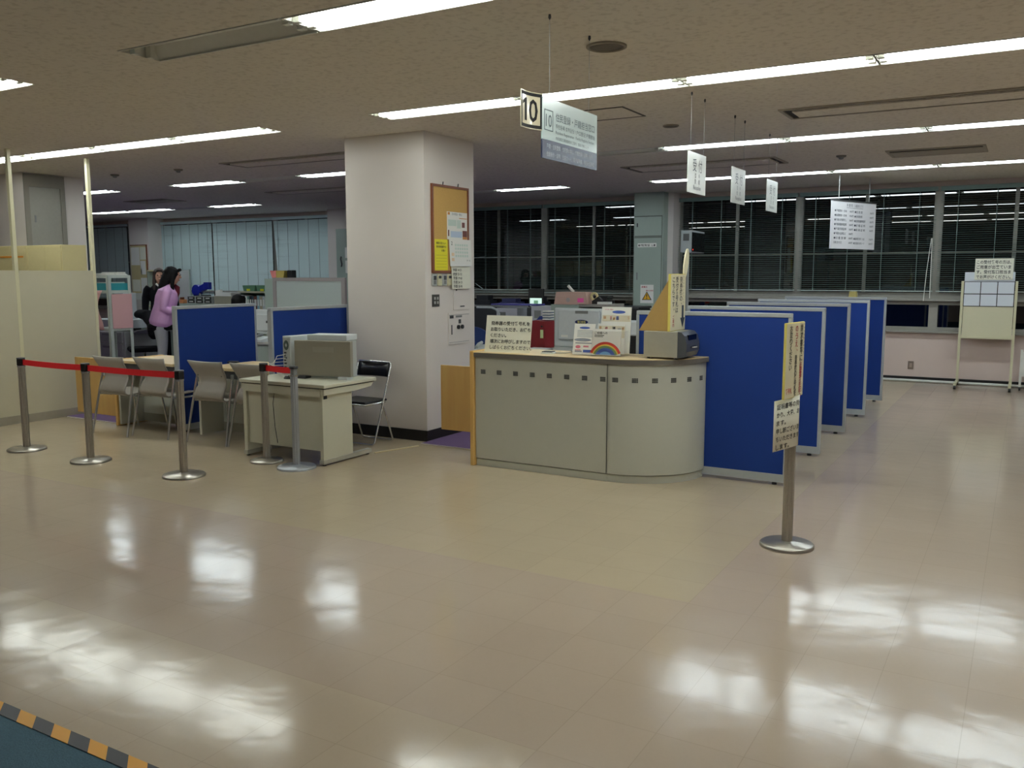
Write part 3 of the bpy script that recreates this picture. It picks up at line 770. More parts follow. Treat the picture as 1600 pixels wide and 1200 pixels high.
write_down(g, '請求書等に', .088, .412, .043, .0425, y=y); write_down(g2, '必要事項を記入', .088, .412-5*.0425, .036, .0285, 1.15, y=y)
write_down(g2, 'のうえ、', .012, .412, .043, .0425, y=y); write_down(g, '発券機の番号札を', .012, .412-4*.0425, .034, .0285, 1.15, y=y)
write_down(g, 'お取りください', -.068, .412, .040, .036, 1.1, y=y)
write(g2, '番号札', -.078, .03, .035, y, 'c', .09)
for k in range(9): write(g, random.choice('せいきゅうしょとう'), .124, .405-k*.02, .014, y, 'c')
obj('lettering', g, M_INK, t); obj('red_lettering', g2, M_REDINK, t, label='red lettering')
# curved paper notice on the post
t = thing('paper_notice', 'white curled paper notice taped round the pole of the floor stand', 'notice', (-1.186, 4.945, .60), head(26))
def curl(x, y, z):
    # flat up to .13, then rolls back behind the pole
    if x <= .19: return (x, y-.008*math.sin(x*9), z+x*.1)
    a = (x-.19)/.05; r = .05
    if a > 2.2: a = 2.2
    return (.19+r*math.sin(a), y-.008*math.sin(1.71)+r*(1-math.cos(a)), z+x*.1)
vs = []; fs = []; n = 24; Wp = .30; Hp = .29
for i in range(n+1):
    x = Wp*i/n
    for z in (0, Hp): vs.append(curl(x, 0, z))
for i in range(n): fs.append((2*i, 2*i+2, 2*i+3, 2*i+1))
o = obj('sheet', G().add(vs, fs, 0, True), M_IVPAPER, t); sd = o.modifiers.new('thick', 'SOLIDIFY'); sd.thickness = .0015; sd.offset = 1
g = G()
for k, s in enumerate(('証明書等の発行', 'かり、大変、お待', 'ます。', '申し訳ございませ', 'ちいただきますよ', 'します。')):
    write(g, s, .02, Hp-.052-k*.046, .034, -.0032, 'l', None if len(s) < 5 else .215, .012, 0, curl)
obj('lettering', g, M_INK, t)

# ------------------------------------------------------------------ things on the reception counter
CT = .957
t = thing('counter_notice', 'laminated cream notice with five lines leaning at the left of the counter', 'notice', (-3.68, 6.225, CT), .04)
hw = .212; hh = .305
def lean(x, y, z): return (x, y+z*.16, z*.985)
o = obj('sheet', G().add([lean(*p) for p in ((-hw, 0, 0), (hw, 0, 0), (hw, 0, hh), (-hw, 0, hh), (-hw, .004, 0), (hw, .004, 0), (hw, .004, hh), (-hw, .004, hh))], [(0, 1, 2, 3), (5, 4, 7, 6), (0, 4, 5, 1), (1, 5, 6, 2), (2, 6, 7, 3), (3, 7, 4, 0)]), M_IVPAPER, t)
g = G()
for k, s in enumerate(('発券器の受付番号札を', 'お取りいただき、お待ち', 'ください。', '順次にお呼びしますので、', 'しばらくお待ちください。')):
    write(g, s, -.165, hh-.078-k*.05, .036, -.0015, 'l', (.36, .37, .15, .39, .39)[k], .014, 0, lean)
obj('lettering', g, M_INK, t)
obj('easel', G().bar((-.1, .045, .22), (-.1, .11, 0), .02, .003).bar((.1, .045, .22), (.1, .11, 0), .02, .003), M_MIDGREY, t)
# numbered ticket machine
t = thing('ticket_machine', 'grey queue ticket machine at the round end of the counter', 'ticket machine', (-2.36, 6.45, CT))
obj('body', G().box(-.15, .12, -.15, .15, .013, .21), mat('machine_beige_grey', (160, 158, 146), .5), t, bevel=.004)
obj('front', G().prism([(.12, .013), (.17, .02), (.19, .06), (.19, .12), (.175, .18), (.15, .205), (.12, .21)], -.148, .148, axes='xzy', smooth=False), mat('machine_dark_silver', (104, 108, 112), .3, .5), t)
obj('display', G().box(.172, .186, -.09, .09, .145, .185), M_SCREENBLACK, t); obj('slot', G().box(.186, .193, -.06, .06, .085, .1), M_BLACK, t)
obj('ticket', G().box(.188, .215, -.03, .03, .088, .091), M_PAPER, t)
for x in (-.12, .1):
    for y in (-.12, .12): obj('foot', G().lathe([(.012, 0), (.012, .013)], (x, y, 0), 10), M_BLACK, t)
t = plate_sign('arrow_sign', 'cream upright sign with a down arrow on the ticket machine', 'sign', (-2.30, 6.46, CT+.211), head(0), .33, .43, .02, None, m_face)
g = G(); y = -.0025
write_down(g, '発券機の、', .06, .41, .05, .047, 1.3, y=y); write_down(g, '受付番号札は', -.03, .41, .046, .046, 1.3, y=y); write_down(g, 'こちらです。', -.105, .41, .046, .046, 1.2, y=y)
for k in range(9): write(g, random.choice('はっけんきうけつ'), .115, .40-k*.024, .016, y, 'c')
obj('lettering', g, M_INK, t)
obj('arrow', G().prism([(.085, .19), (.125, .19), (.125, .095), (.155, .095), (.105, .02), (.055, .095), (.085, .095)], -.0028, -.0015, axes='xzy'), mat('navy_print', (40, 52, 66), .5), t)
obj('red_lettering', (lambda gg: (write_down(gg, 'ご案内', -.1, .12, .03, .03, 1.3, y=y), gg)[1])(G()), M_REDINK, t)
bt = obj('brace', G().add([(-.13, .02, .0), (-.13, .02, .40), (-.13, .26, .0), (-.134, .02, 0), (-.134, .02, .40), (-.134, .26, 0)], [(0, 1, 2), (5, 4, 3), (0, 3, 4, 1), (1, 4, 5, 2), (2, 5, 3, 0)]), mat('brown_cardboard', (184, 152, 92), .8), t)
tb = G(); nn = 20
poly = [(.185+.05*math.cos(2*PI*k/nn)*.9+.03*math.sin(2*PI*k/nn), .51+.115*math.sin(2*PI*k/nn)) for k in range(nn)]
obj('oval_tab', tb.prism(poly, .002, .014, axes='xzy'), m_face, t, label='plain cream oval tab rising from the sign')

def leaflet(name, label, loc, rotz, w, h, tilt, deco, group='leaflets on the counter', thick=.006, base=M_PAPER):
    t = thing(name, label, 'leaflet', loc, rotz, group)
    fn = lambda x, y, z: (x, y*math.cos(tilt)+z*math.sin(tilt), z*math.cos(tilt)-y*math.sin(tilt))
    P = [fn(*p) for p in ((-w/2, 0, 0), (w/2, 0, 0), (w/2, 0, h), (-w/2, 0, h), (-w/2, thick, 0), (w/2, thick, 0), (w/2, thick, h), (-w/2, thick, h))]
    obj('sheets', G().add(P, [(0, 1, 2, 3), (5, 4, 7, 6), (0, 4, 5, 1), (1, 5, 6, 2), (2, 6, 7, 3), (3, 7, 4, 0)]), base, t)
    for nm, m, items in deco:
        g = G()
        for it in items:
            if it[0] == 't': write(g, it[1], it[2], it[3], it[4], -.001, it[5] if len(it) > 5 else 'l', it[6] if len(it) > 6 else None, .008, 0, fn)
            elif it[0] == 'r':
                a, b, c, d = it[1:]; g.add([fn(x, -.0007, z) for x, z in ((a, c), (b, c), (b, d), (a, d))], [(0, 1, 2, 3)])
            elif it[0] == 'e':
                cx, cz, rx, rz = it[1:]; g.add([fn(cx+rx*math.cos(2*PI*k/20), -.0007, cz+rz*math.sin(2*PI*k/20)) for k in range(20)], [tuple(range(20))])
            elif it[0] == 'a':
                cx, cz, r0, r1 = it[1:]; k = 20; v = []
                for i in range(k+1):
                    a = PI*(.12+.76*i/k)
                    for r in (r0, r1): v.append(fn(cx+r*math.cos(a)*1.0, -.0007, max(.004, cz+r*math.sin(a))))
                g.add(v, [(2*i, 2*i+1, 2*i+3, 2*i+2) for i in range(k)])
        obj(nm, g, m, t)
    return t
m_blueprint = mat('blue_print', (70, 96, 176), .5, var=0); m_pinkprint = mat('pink_print', (206, 110, 130), .5, var=0); m_greenprint = mat('green_print', (110, 140, 90), .5, var=0)
m_orangeprint = mat('orange_print', (206, 140, 70), .5, var=0); m_yellowprint = mat('yellow_print', (230, 200, 80), .5, var=0); m_redprint = mat('red_print', (200, 58, 44), .5, var=0); m_skyprint = mat('sky_print', (110, 160, 210), .5, var=0); m_navy = mat('navy_print'); m_greyprint = mat('grey_print', (140, 146, 156), .5, var=0); m_palebeige = mat('pale_beige_print', (220, 212, 188), .5, var=0)
leaflet('leaflet', 'white leaflet with blue ovals, left of the rainbow leaflet', (-3.02, 6.292, CT+.006), .06, .178, .247, .2, (
    ('blue_print', m_blueprint, (('e', .0, .215, .045, .009), ('r', .0, .078, .018, .04))),
    ('grey_print', m_greyprint, tuple(('r', -.06, .07, .19-k*.012, .194-k*.012) for k in range(5))+(('e', -.01, .118, .072, .013), ('r', -.07, .07, .088, .097), ('r', -.07, -.01, .02, .032))),
    ('pink_print', m_pinkprint, (('e', -.045, .062, .022, .013), ('r', .0, .045, .06, .072), ('r', -.07, -.02, .034, .040)))))
t = thing('leaflet_stand', 'clear acrylic stand behind the white leaflet', 'leaflet stand', (-3.02, 6.29, CT), .06, 'clear leaflet stands')
obj('back_plate', G().bar((0, .012, .004), (0, .062, .24), .186, .003, up=(0, 1, 0)), M_ACRYL, t); obj('foot_plate', G().box(-.095, .095, -.012, .10, 0, .004), M_ACRYL, t)
obj('lip', G().box(-.095, .095, -.014, -.011, .004, .03), M_ACRYL, t)
leaflet('leaflet', 'tall white leaflet at the back of the rainbow leaflet stand', (-2.795, 6.40, CT+.02), .08, .245, .365, .13, (
    ('blue_print', m_blueprint, (('e', .02, .325, .055, .012), ('r', .0, .022, .262, .292))),
    ('beige_print', m_palebeige, (('r', -.115, .118, .25, .30),)),
    ('pink_print', m_pinkprint, (('r', -.05, -.038, .262, .29), ('t', 'ふれあい案内', -.10, .34, .012))), ('orange_print', m_orangeprint, (('r', -.105, -.085, .27, .292), ('r', -.025, -.01, .262, .282), ('r', .095, .108, .268, .292)))))
leaflet('leaflet', 'beige leaflet with coloured strips in the middle pocket', (-2.80, 6.335, CT+.02), .08, .225, .235, .13, (
    ('beige_print', m_palebeige, (('r', -.108, .108, .125, .218),)),
    ('pink_print', m_pinkprint, (('r', -.055, -.034, .13, .21), ('r', -.025, -.01, .13, .195))), ('blue_print', m_navy, (('r', .005, .03, .17, .212),)), ('green_print', m_greenprint, (('r', .005, .03, .13, .168), ('r', -.1, -.07, .13, .195))), ('orange_print', m_orangeprint, (('r', -.102, -.085, .19, .212), ('r', .085, .1, .19, .21))), ('grey_print', m_greyprint, (('r', .05, .078, .135, .2),))))
leaflet('leaflet', 'white leaflet with a rainbow arc in the front pocket', (-2.81, 6.268, CT+.012), .08, .235, .205, .13, (
    ('lettering', M_INK, (('t', 'ご結婚への', -.10, .165, .022), ('r', -.1, -.02, .152, .157), ('r', -.1, -.03, .142, .146))),
    ('red_arc', m_redprint, (('a', -.005, -.03, .115, .135),)), ('yellow_arc', m_yellowprint, (('a', -.005, -.03, .105, .115),)), ('green_arc', m_greenprint, (('a', -.005, -.03, .088, .105),)), ('blue_arc', m_blueprint, (('a', -.005, -.03, .06, .088),)), ('sky_arc', m_skyprint, (('a', -.005, -.03, .03, .06),))))
t = thing('leaflet_stand', 'clear acrylic three-pocket stand holding the rainbow leaflet', 'leaflet stand', (-2.80, 6.26, CT), .08, 'clear leaflet stands')
obj('foot_plate', G().box(-.125, .125, -.005, .24, 0, .004), M_ACRYL, t); obj('front_plate', G().bar((0, -.003, .004), (0, .022, .2), .25, .003, up=(0, 1, 0)), M_ACRYL, t)
obj('back_plate', G().bar((0, .165, .004), (0, .20, .33), .25, .003, up=(0, 1, 0)), M_ACRYL, t)
for s_ in (-1, 1): obj('side_plate', G().add([(s_*.126, -.003, .004), (s_*.126, .20, .004), (s_*.126, .215, .2), (s_*.126, .022, .2), (s_*.129, -.003, .004), (s_*.129, .20, .004), (s_*.129, .215, .2), (s_*.129, .022, .2)], [(0, 1, 2, 3), (7, 6, 5, 4), (0, 4, 5, 1), (1, 5, 6, 2), (2, 6, 7, 3), (3, 7, 4, 0)]), M_ACRYL, t)
t = thing('call_button', 'small white and black pad with a cord on the counter', 'pad', (-3.33, 6.30, CT), .15)
obj('case', G().box(-.05, .05, -.05, .05, 0, .014), M_DEVWHITE, t, bevel=.004); obj('pad', G().box(-.042, .042, -.045, .045, .014, .02), M_DARKGREY, t)
obj('cord', G().tube([(.05, .02, .006), (.12, .05, .005), (.16, .15, .005), (.1, .28, .005)], .003, 6), M_MIDGREY, t)

# ------------------------------------------------------------------ office desk with computer and folding chair
t = thing('office_desk', 'ivory steel office desk standing behind the belt posts', 'desk', (-4.99, 5.43, 0), 0)
obj('worktop', G().box(-.96, .03, 0, .68, .66, .69), M_DESK, t, bevel=.006)
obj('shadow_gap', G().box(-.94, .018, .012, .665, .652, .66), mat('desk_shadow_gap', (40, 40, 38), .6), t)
for x in (-.95, -.022): obj('support_arm', G().prism([(.015, .60), (.40, .60), (.62, .618), (.655, .652), (.015, .652)], x, x+.037, axes='yzx'), M_DESK, t)
lg = G(); lg.prism([(.03, .05), (.40, .05), (.40, .652), (.03, .652)], -.055, -.02, axes='yzx')
obj('side_panel', lg, M_DESK, t, bevel=.003)
obj('side_panel', G().box(-.95, -.91, .03, .40, .05, .635), M_DESK, t, bevel=.003)
obj('foot_rail', G().box(-.062, -.012, .02, .645, .012, .05), mat('desk_foot_grey', (166, 164, 152), .4), t, bevel=.003); obj('foot_rail', G().box(-.955, -.905, .02, .645, .012, .05), mat('desk_foot_grey'), t, bevel=.003)
obj('modesty_panel', G().box(-.908, -.058, .05, .07, .12, .63), M_DESK, t); obj('back_rail', G().box(-.93, -.03, .013, .03, .585, .652), M_DESK, t)
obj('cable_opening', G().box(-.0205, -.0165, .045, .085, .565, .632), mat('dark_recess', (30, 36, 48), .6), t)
for x in (-.035, -.93):
    for y in (.05, .61): obj('glide', G().lathe([(.016, 0), (.016, .012)], (x, y, 0), 12), M_BLACK, t)
obj('cable', G().tube([(-.56, .03, .63), (-.555, .0, .5), (-.53, -.01, .3), (-.5, -.015, .16)], .003, 6), M_BLACK, t)
DT = .69
t = thing('desktop_screen', 'large flat grey monitor seen from behind on the office desk', 'monitor', (-5.28, 5.79, DT), .22)
obj('casing', G().box(-.275, .275, -.03, .02, .025, .335), mat('monitor_back_grey', (142, 138, 124), .5, var=.03, scale=40), t, bevel=.006)
obj('emboss', G().box(-.09, .11, -.033, -.03, .235, .28).box(-.02, .06, -.0345, -.033, .25, .266), mat('monitor_emboss', (150, 146, 132), .45), t)
obj('foot', G().box(-.25, -.16, -.05, .05, 0, .026), M_DARKGREY, t); obj('foot', G().box(.16, .25, -.05, .05, 0, .026), M_DEVWHITE, t)
t = thing('desktop_printer', 'white topped box right behind the grey monitor on the desk', 'printer', (-5.22, 5.985, DT), .22)
obj('body', G().box(-.3, .08, -.1, .09, 0, .33), M_DEVICE, t, bevel=.006); obj('lid', G().box(-.305, .085, -.105, .095, .33, .38), M_DEVWHITE, t, bevel=.005)
t = thing('computer_tower', 'slim white computer showing its fan and ports, left of the grey monitor', 'computer', (-5.66, 5.73, DT), -.12)
obj('case', G().box(-.055, .055, 0, .32, 0, .365), M_DEVWHITE, t, bevel=.005)
obj('back_plate', G().box(-.045, .045, -.004, 0, .02, .35), M_DEVICE, t)
obj('fan', G().add([(.035*math.cos(2*PI*k/24)*q, -.0055-(0 if q == 1 else .001), .285+.035*1.25*math.sin(2*PI*k/24)*q) for q in (1, .35) for k in range(24)], [(k, (k+1) % 24, 24+(k+1) % 24, 24+k) for k in range(24)]), mat('fan_dark_green', (70, 84, 78), .5), t)
pg = G()
for z, w in ((.21, .03), (.185, .02), (.165, .034), (.14, .022), (.115, .03), (.08, .026)): pg.box(-.03, -.03+w, -.007, -.004, z, z+.014)
obj('ports', pg, M_DARKGREY, t)
cg = G()
for k in range(4):
    a = .02*k
    cg.tube([(-.02+a*.5, -.006, .2-.03*k), (-.06-a, -.06, .19-.03*k), (-.075-a, -.09, .12), (-.05, -.08, .05+.01*k), (.0+a, -.07, .008), (.03, .0-.04, .008)], .003, 6)
obj('cable', cg, M_PAPER, t)
tag(obj('cable_coil', G().tube([(.05*math.cos(a*.7)*(1-a*.01), .03*math.sin(a*.7)*(1-a*.01), .006+a*.0006) for a in range(40)], .005, 6), M_BLACK, loc=(-5.52, 5.60, DT)), 'tangle of black cable on the desk in front of the grey monitor', 'cable')
# folding chair: faces the desk (towards -Y)
t = thing('folding_chair', 'black folding chair with chrome frame between desk and column', 'chair', (-5.39, 6.40, 0), 0)
r = .0095
for s_ in (-1, 1):
    x = s_*.20
    obj('leg', G().tube([(x, .215, .745), (x, .17, .62), (x*1.02, -.02, .13), (x*1.02, -.06, .03)], r, 8), M_CHROME, t)
    obj('leg', G().tube([(x*.94, .07, .415), (x*.94, .15, .25), (x*.94, .235, .03)], r, 8), M_CHROME, t)
obj('floor_bar', G().tube([(-.204, -.06, .03), (-.19, -.07, .012), (.19, -.07, .012), (.204, -.06, .03)], r, 8), M_CHROME, t)
obj('floor_bar', G().tube([(-.188, .235, .03), (-.175, .24, .012), (.175, .24, .012), (.188, .235, .03)], r, 8), M_CHROME, t)
obj('top_bar', G().tube([(-.2, .215, .745), (-.185, .22, .768), (.185, .22, .768), (.2, .215, .745)], r, 8), M_CHROME, t)
n = 10; vs = []
for j, (z, y) in enumerate(((.63, .178), (.70, .203), (.762, .218))):
    for i in range(n+1):
        s_ = -1+2*i/n; vs.append((.185*s_, y+.03*(1-s_*s_), z))
o = obj('backrest', G().add(vs, [(j*(n+1)+i, j*(n+1)+i+1, (j+1)*(n+1)+i+1, (j+1)*(n+1)+i) for j in range(2) for i in range(n)], 0, True), mat('black_vinyl_pad', (20, 20, 24), .35), t)
sd = o.modifiers.new('thick', 'SOLIDIFY'); sd.thickness = .018; sd.offset = 0
obj('seat', G().box(-.19, .19, -.17, .16, .405, .428), mat('black_vinyl_pad'), t, bevel=.009)
obj('seat_frame', G().tube([(-.198, .12, .4), (-.198, -.16, .4), (-.18, -.18, .4), (.18, -.18, .4), (.198, -.16, .4), (.198, .12, .4)], r, 8), M_CHROME, t)

# ------------------------------------------------------------------ beige partition with ceiling poles, cabinets behind it
t = thing('partition_screen', 'beige partition screen with poles up to the ceiling at far left', 'partition', (-9.36, 5.52, 0), 0)
for a, b in ((-.92, -.02), (.02, .89)):
    obj('panel', G().box(-.02, .02, a, b, .09, 1.62), M_PARTITION, t); obj('top_rail', G().box(-.024, .024, a, b, 1.62, 1.645), M_PARTITION, t)
    obj('skirting', G().box(-.024, .024, a, b, 0, .09), mat('skirting_grey', (150, 144, 130), .6), t)
for y in (0, .91): obj('pole', G().box(-.022, .022, y-.02, y+.02, 0, CZ), M_IVORY, t, bevel=.003)
def cabinet_box(x0, x1, label, mark=False):
    t = thing('storage_cabinet', label, 'cabinet', ((x0+x1)/2, 6.5, 0), 0, 'cream cabinets behind the partition'); w = (x1-x0)/2
    obj('body', G().box(-w, w, 0, .32, 0, 1.957), M_CREAM, t, bevel=.004)
    obj('door', G().box(-w+.01, -.003, -.012, -.001, .06, 1.945), M_CREAM, t); obj('door', G().box(.003, w-.01, -.012, -.001, .06, 1.945), M_CREAM, t)
    if mark: obj('tape_mark', G().box(-w+.05, w-.08, -.0145, -.0122, 1.81, 1.832), mat('orange_tape', (214, 140, 50), .6), t)
cabinet_box(-10.72, -10.04, 'cream cabinet behind the partition, nearer the office', False)
cabinet_box(-11.43, -10.735, 'cream cabinet with an orange strip behind the partition', True)
t = thing('shaft_door', 'grey steel shaft door on the column above the cream cabinets', 'door', (-11.3, 7.12, 0), head(0))
obj('frame', G().box(-.28, -.215, -.02, 0, 0, 2.9).box(.215, .28, -.02, 0, 0, 2.9).box(-.215, .215, -.02, 0, 2.735, 2.9), mat('grey_door_frame', (134, 130, 120), .5), t)
dl = obj('door_leaf', G().box(-.213, .213, -.012, 0, .02, 2.732), mat('grey_door', (150, 148, 138), .28), t); obj('handle', G().box(-.16, -.14, -.02, -.012, 2.28, 2.37), M_MIDGREY, dl)

# ------------------------------------------------------------------ column board and fittings (face x = -4.90)
FX = -4.899
def wall_thing(name, label, cat, y, z, group=None): return thing(name, label, cat, (FX, y, z), head(0), group)
t = wall_thing('cork_board', 'brown framed cork board on the side of the big column', 'cork board', 7.20, 1.61)
hw = .315; H = .835
obj('cork', G().box(-hw+.02, hw-.02, -.012, 0, .02, H-.02), M_CORK, t)
obj('frame', G().box(-hw, -hw+.022, -.022, 0, 0, H).box(hw-.022, hw, -.022, 0, 0, H).box(-hw+.022, hw-.022, -.022, 0, 0, .022).box(-hw+.022, hw-.022, -.022, 0, H-.022, H), M_BROWNFRAME, t)
for x in (-.12, .14): obj('hook', G().tube([(x, -.008, H), (x, -.012, H+.03)], .005, 6), M_DARKGREY, t)
def sheet(name, label, y, z, w, h, d, base, deco, drop=0.0):
    t = wall_thing(name, label, 'paper', y, z, 'papers on the column board')
    tl = lambda x, yy, zz: (x, yy-d-drop*(1-zz/h), zz)
    P = [tl(*p) for p in ((-w/2, 0, 0), (w/2, 0, 0), (w/2, 0, h), (-w/2, 0, h), (-w/2, .002, 0), (w/2, .002, 0), (w/2, .002, h), (-w/2, .002, h))]
    obj('sheet', G().add(P, [(0, 1, 2, 3), (5, 4, 7, 6), (0, 4, 5, 1), (1, 5, 6, 2), (2, 6, 7, 3), (3, 7, 4, 0)]), base, t)
    for nm, m, items in deco:
        g = G()
        for it in items:
            if it[0] == 't': write(g, it[1], it[2], it[3], it[4], -.002, 'l', None, .008, 0, tl)
            else: a, b, c, e_ = it[1:]; g.add([tl(x, -.0015, zz) for x, zz in ((a, c), (b, c), (b, e_), (a, e_))], [(0, 1, 2, 3)])
        obj(nm, g, m, t)
m_pale = mat('pale_green_print', (204, 220, 210), .6, var=0); m_paleblue = mat('pale_blue_print', (190, 206, 226), .6, var=0)
sheet('notice', 'bright yellow notice at the lower left of the cork board', 7.035, 1.635, .215, .295, .0135, M_YELLOW, (('lettering', M_INK, (('t', '職員の皆さんへ', -.085, .25, .024), ('t', '受付時間厳守の', -.085, .215, .024), ('t', 'お願い', 0, .18, .024))), ('lines', mat('olive_line', (176, 168, 40), .6, var=0), tuple(('r', -.09, .09, .03+k*.028, .033+k*.028) for k in range(5)))))
sheet('poster', 'white printed poster with food pictures on the cork board', 7.315, 1.935, .355, .265, .0135, M_PAPER, (('lettering', M_GREYINK, (('t', '食の安全・安心', -.1, .235, .026),)), ('orange_print', m_orangeprint, (('r', -.17, -.13, .235, .26), ('r', .03, .17, .205, .212), ('r', .09, .17, 0.005, .03))), ('pale_print', m_pale, (('r', -.16, -.02, .13, .19), ('r', -.01, .06, .11, .19))), ('blue_print', m_paleblue, (('r', -.12, .08, .02, .08),)), ('dark_print', mat('maroon_print', (110, 60, 54), .6, var=0), (('r', .09, .17, .03, .09), ('r', .08, .13, .12, .17), ('r', -.165, -.145, .03, .09)))))
sheet('calendar', 'white calendar hanging from the bottom right of the cork board', 7.345, 1.675, .385, .262, .026, M_PAPER, (('lettering', M_INK, (('t', '2', -.165, .205, .05), ('t', '六・七', .1, .05, .022))), ('grid', m_pale, tuple(('r', -.1+k*.04, -.072+k*.04, .09+j*.035, .112+j*.035) for k in range(6) for j in range(4))), ('orange_print', mat('pale_orange_print', (232, 206, 170), .6, var=0), (('r', -.165, -.12, .10, .13), ('r', -.165, -.12, .05, .08)))), drop=.012)
sheet('number_list', 'white list of printed numbers hanging below the cork board', 7.355, 1.455, .33, .22, .024, M_IVPAPER, (('lettering', M_INK, tuple(('t', s, -.14, .172-k*.04, .034) for k, s in enumerate(('内線 14 21', '内線 25 32', '外線 19 63', '外線 24 13', '外線 28 45')))),), drop=.008)
for k, (y, dark) in enumerate(((6.918, 1), (7.003, 0), (7.088, 1), (7.175, 0))):
    lab = ('leftmost grey', 'second from left, ivory', 'third from left, grey', 'rightmost ivory')[k]+' wall controller under the cork board'
    t = wall_thing('wall_controller', lab, 'controller', y, 1.488, 'wall controllers under the cork board')
    obj('case', G().box(-.033, .033, -.018, 0, 0, .108), M_DEVICE if dark else M_IVORY, t, bevel=.003); obj('screen', G().box(-.022, .022, -.020, -.017, .055 if dark else .07, .095), M_DARKGREY, t)
    if dark: obj('keys', G().box(-.02, .02, -.0195, -.017, .015, .05), M_MIDGREY, t)
t = wall_thing('switch_plate', 'grey metal plate with four light switches on the column', 'light switch', 6.948, 1.29)
obj('plate', G().box(-.058, .058, -.006, 0, 0, .115), mat('switch_plate_grey', (88, 84, 78), .35, .5), t)
for x in (-.035, .012):
    for z in (.025, .066): obj('rocker', G().box(x, x+.025, -.011, -.005, z, z+.026), mat('rocker_grey', (170, 168, 160), .4), t)
t = wall_thing('wall_box', 'flush ivory cover panel on the column below the papers', 'panel', 7.385, 1.245)
obj('cover', G().box(-.135, .145, -.006, 0, 0, .20), M_COLUMN, t, bevel=.002); obj('latch', G().box(-.02, .055, -.009, -.006, .028, .04), M_DARKGREY, t)
obj('hinge_pin', G().box(-.095, -.082, -.012, -.006, .19, .205), M_BLACK, t)
t = wall_thing('hydrant_panel', 'ivory wall panel with dark dials and a slot on the column', 'panel', 7.34, .905)
obj('cover', G().box(-.185, .19, -.008, 0, 0, .315), M_COLUMN, t, bevel=.002)
obj('slot', G().box(-.14, -.125, -.011, -.008, .10, .195), M_DARKGREY, t)
for x in (-.02, .05): obj('dial', G().tube([(x, -.008, .17), (x, -.022, .17)], .021, 14), M_BLACK, t)
obj('label_plate', G().box(-.165, -.10, -.01, -.008, .26, .288).box(-.01, .03, -.011, -.008, .205, .245), M_DARKGREY, t); obj('name_strip', G().box(-.06, .05, -.01, -.008, .265, .285), M_MIDGREY, t)
obj('joint', G().box(-.175, .18, -.009, -.0078, .02, .024).box(-.175, .18, -.009, -.0078, .29, .294), M_MIDGREY, t)

# ------------------------------------------------------------------ steel cabinets against the window columns
t = thing('distribution_cabinet', 'tall grey steel distribution cabinet with a yellow warning label', 'cabinet', (-5.405, 13.7, 0))
hw = .255
obj('body', G().box(-hw, hw, 0, .2, 0, CZ-.002), M_GREYSTEEL, t)
m_gap = mat('door_gap', (92, 94, 86), .6)
obj('door_gap', G().box(-hw+.01, hw-.02, -.0008, 0, 2.2, 2.535).box(-hw+.005, hw-.02, -.0008, 0, 1.0, 2.195), m_gap, t)
d = obj('door', G().box(-hw+.018, hw-.028, -.012, -.0008, 2.215, 2.52), M_GREYSTEEL, t); obj('handle', G().box(-hw+.055, -hw+.075, -.02, -.012, 2.36, 2.42), M_DARKGREY, d)
d = obj('door', G().box(-hw+.013, hw-.028, -.012, -.0008, 1.012, 2.18), M_GREYSTEEL, t); obj('handle', G().box(-hw+.06, -hw+.08, -.022, -.012, 1.5, 1.62), M_MIDGREY, d)
obj('name_strip', G().box(-.18, .145, -.014, -.012, 2.03, 2.095), M_PAPER, d)
g = G(); write(g, '■1階電灯動力盤　1L-5■', -.165, 2.045, .042, -.0148, 'l', .29, .01); obj('lettering', g, M_INK, d)
obj('warning_label', G().box(-.12, .11, -.014, -.012, 1.117, 1.42), M_PAPER, d)
g = G(); write(g, '高電圧', -.10, 1.37, .035, -.0148); write(g, '触るな危険', -.02, 1.315, .027, -.0148); obj('red_lettering', g, M_REDINK, d)
obj('warning_triangle', G().prism([(-.09, 1.17), (.08, 1.17), (-.005, 1.31)], -.0152, -.0142, axes='xzy'), M_INK, d)
obj('warning_yellow', G().prism([(-.07, 1.18), (.06, 1.18), (-.005, 1.288)], -.0162, -.0153, axes='xzy'), mat('warning_yellow', (232, 176, 40), .5, var=0), d)
g = G(); write(g, '!', -.005, 1.19, .11, -.0168, 'c', None, .02); obj('exclamation', g, M_INK, d)
t = thing('distribution_cabinet', 'grey steel wall cabinet with posted papers left of the big column', 'cabinet', (-11.95, 13.7, 0))
obj('body', G().box(-.13, .26, 0, .14, 0, 2.5), M_GREYSTEEL, t)
d = obj('door', G().box(-.115, .25, -.012, 0, 1.0, 2.48), M_GREYSTEEL, t); obj('handle', G().tube([(-.0, -.012, 1.95), (.0, -.03, 1.9), (.03, -.03, 1.8), (.0, -.012, 1.75)], .012, 8), M_DARKGREY, d)
obj('posted_paper', G().box(.11, .25, -.016, -.012, 1.92, 2.13), M_PAPER, t); obj('posted_paper', G().box(.11, .25, -.016, -.012, 1.62, 1.87), M_PAPER, t)
t = thing('power_outlet', 'brown wall outlet low under the windows', 'outlet', (-1.436, YF, .243))
obj('plate', G().box(-.038, .038, -.008, 0, -.06, .06), mat('outlet_brown', (120, 104, 94), .5), t, bevel=.002); obj('socket', G().box(-.018, .018, -.011, -.008, -.03, .03), mat('outlet_face', (158, 140, 128), .5), t)

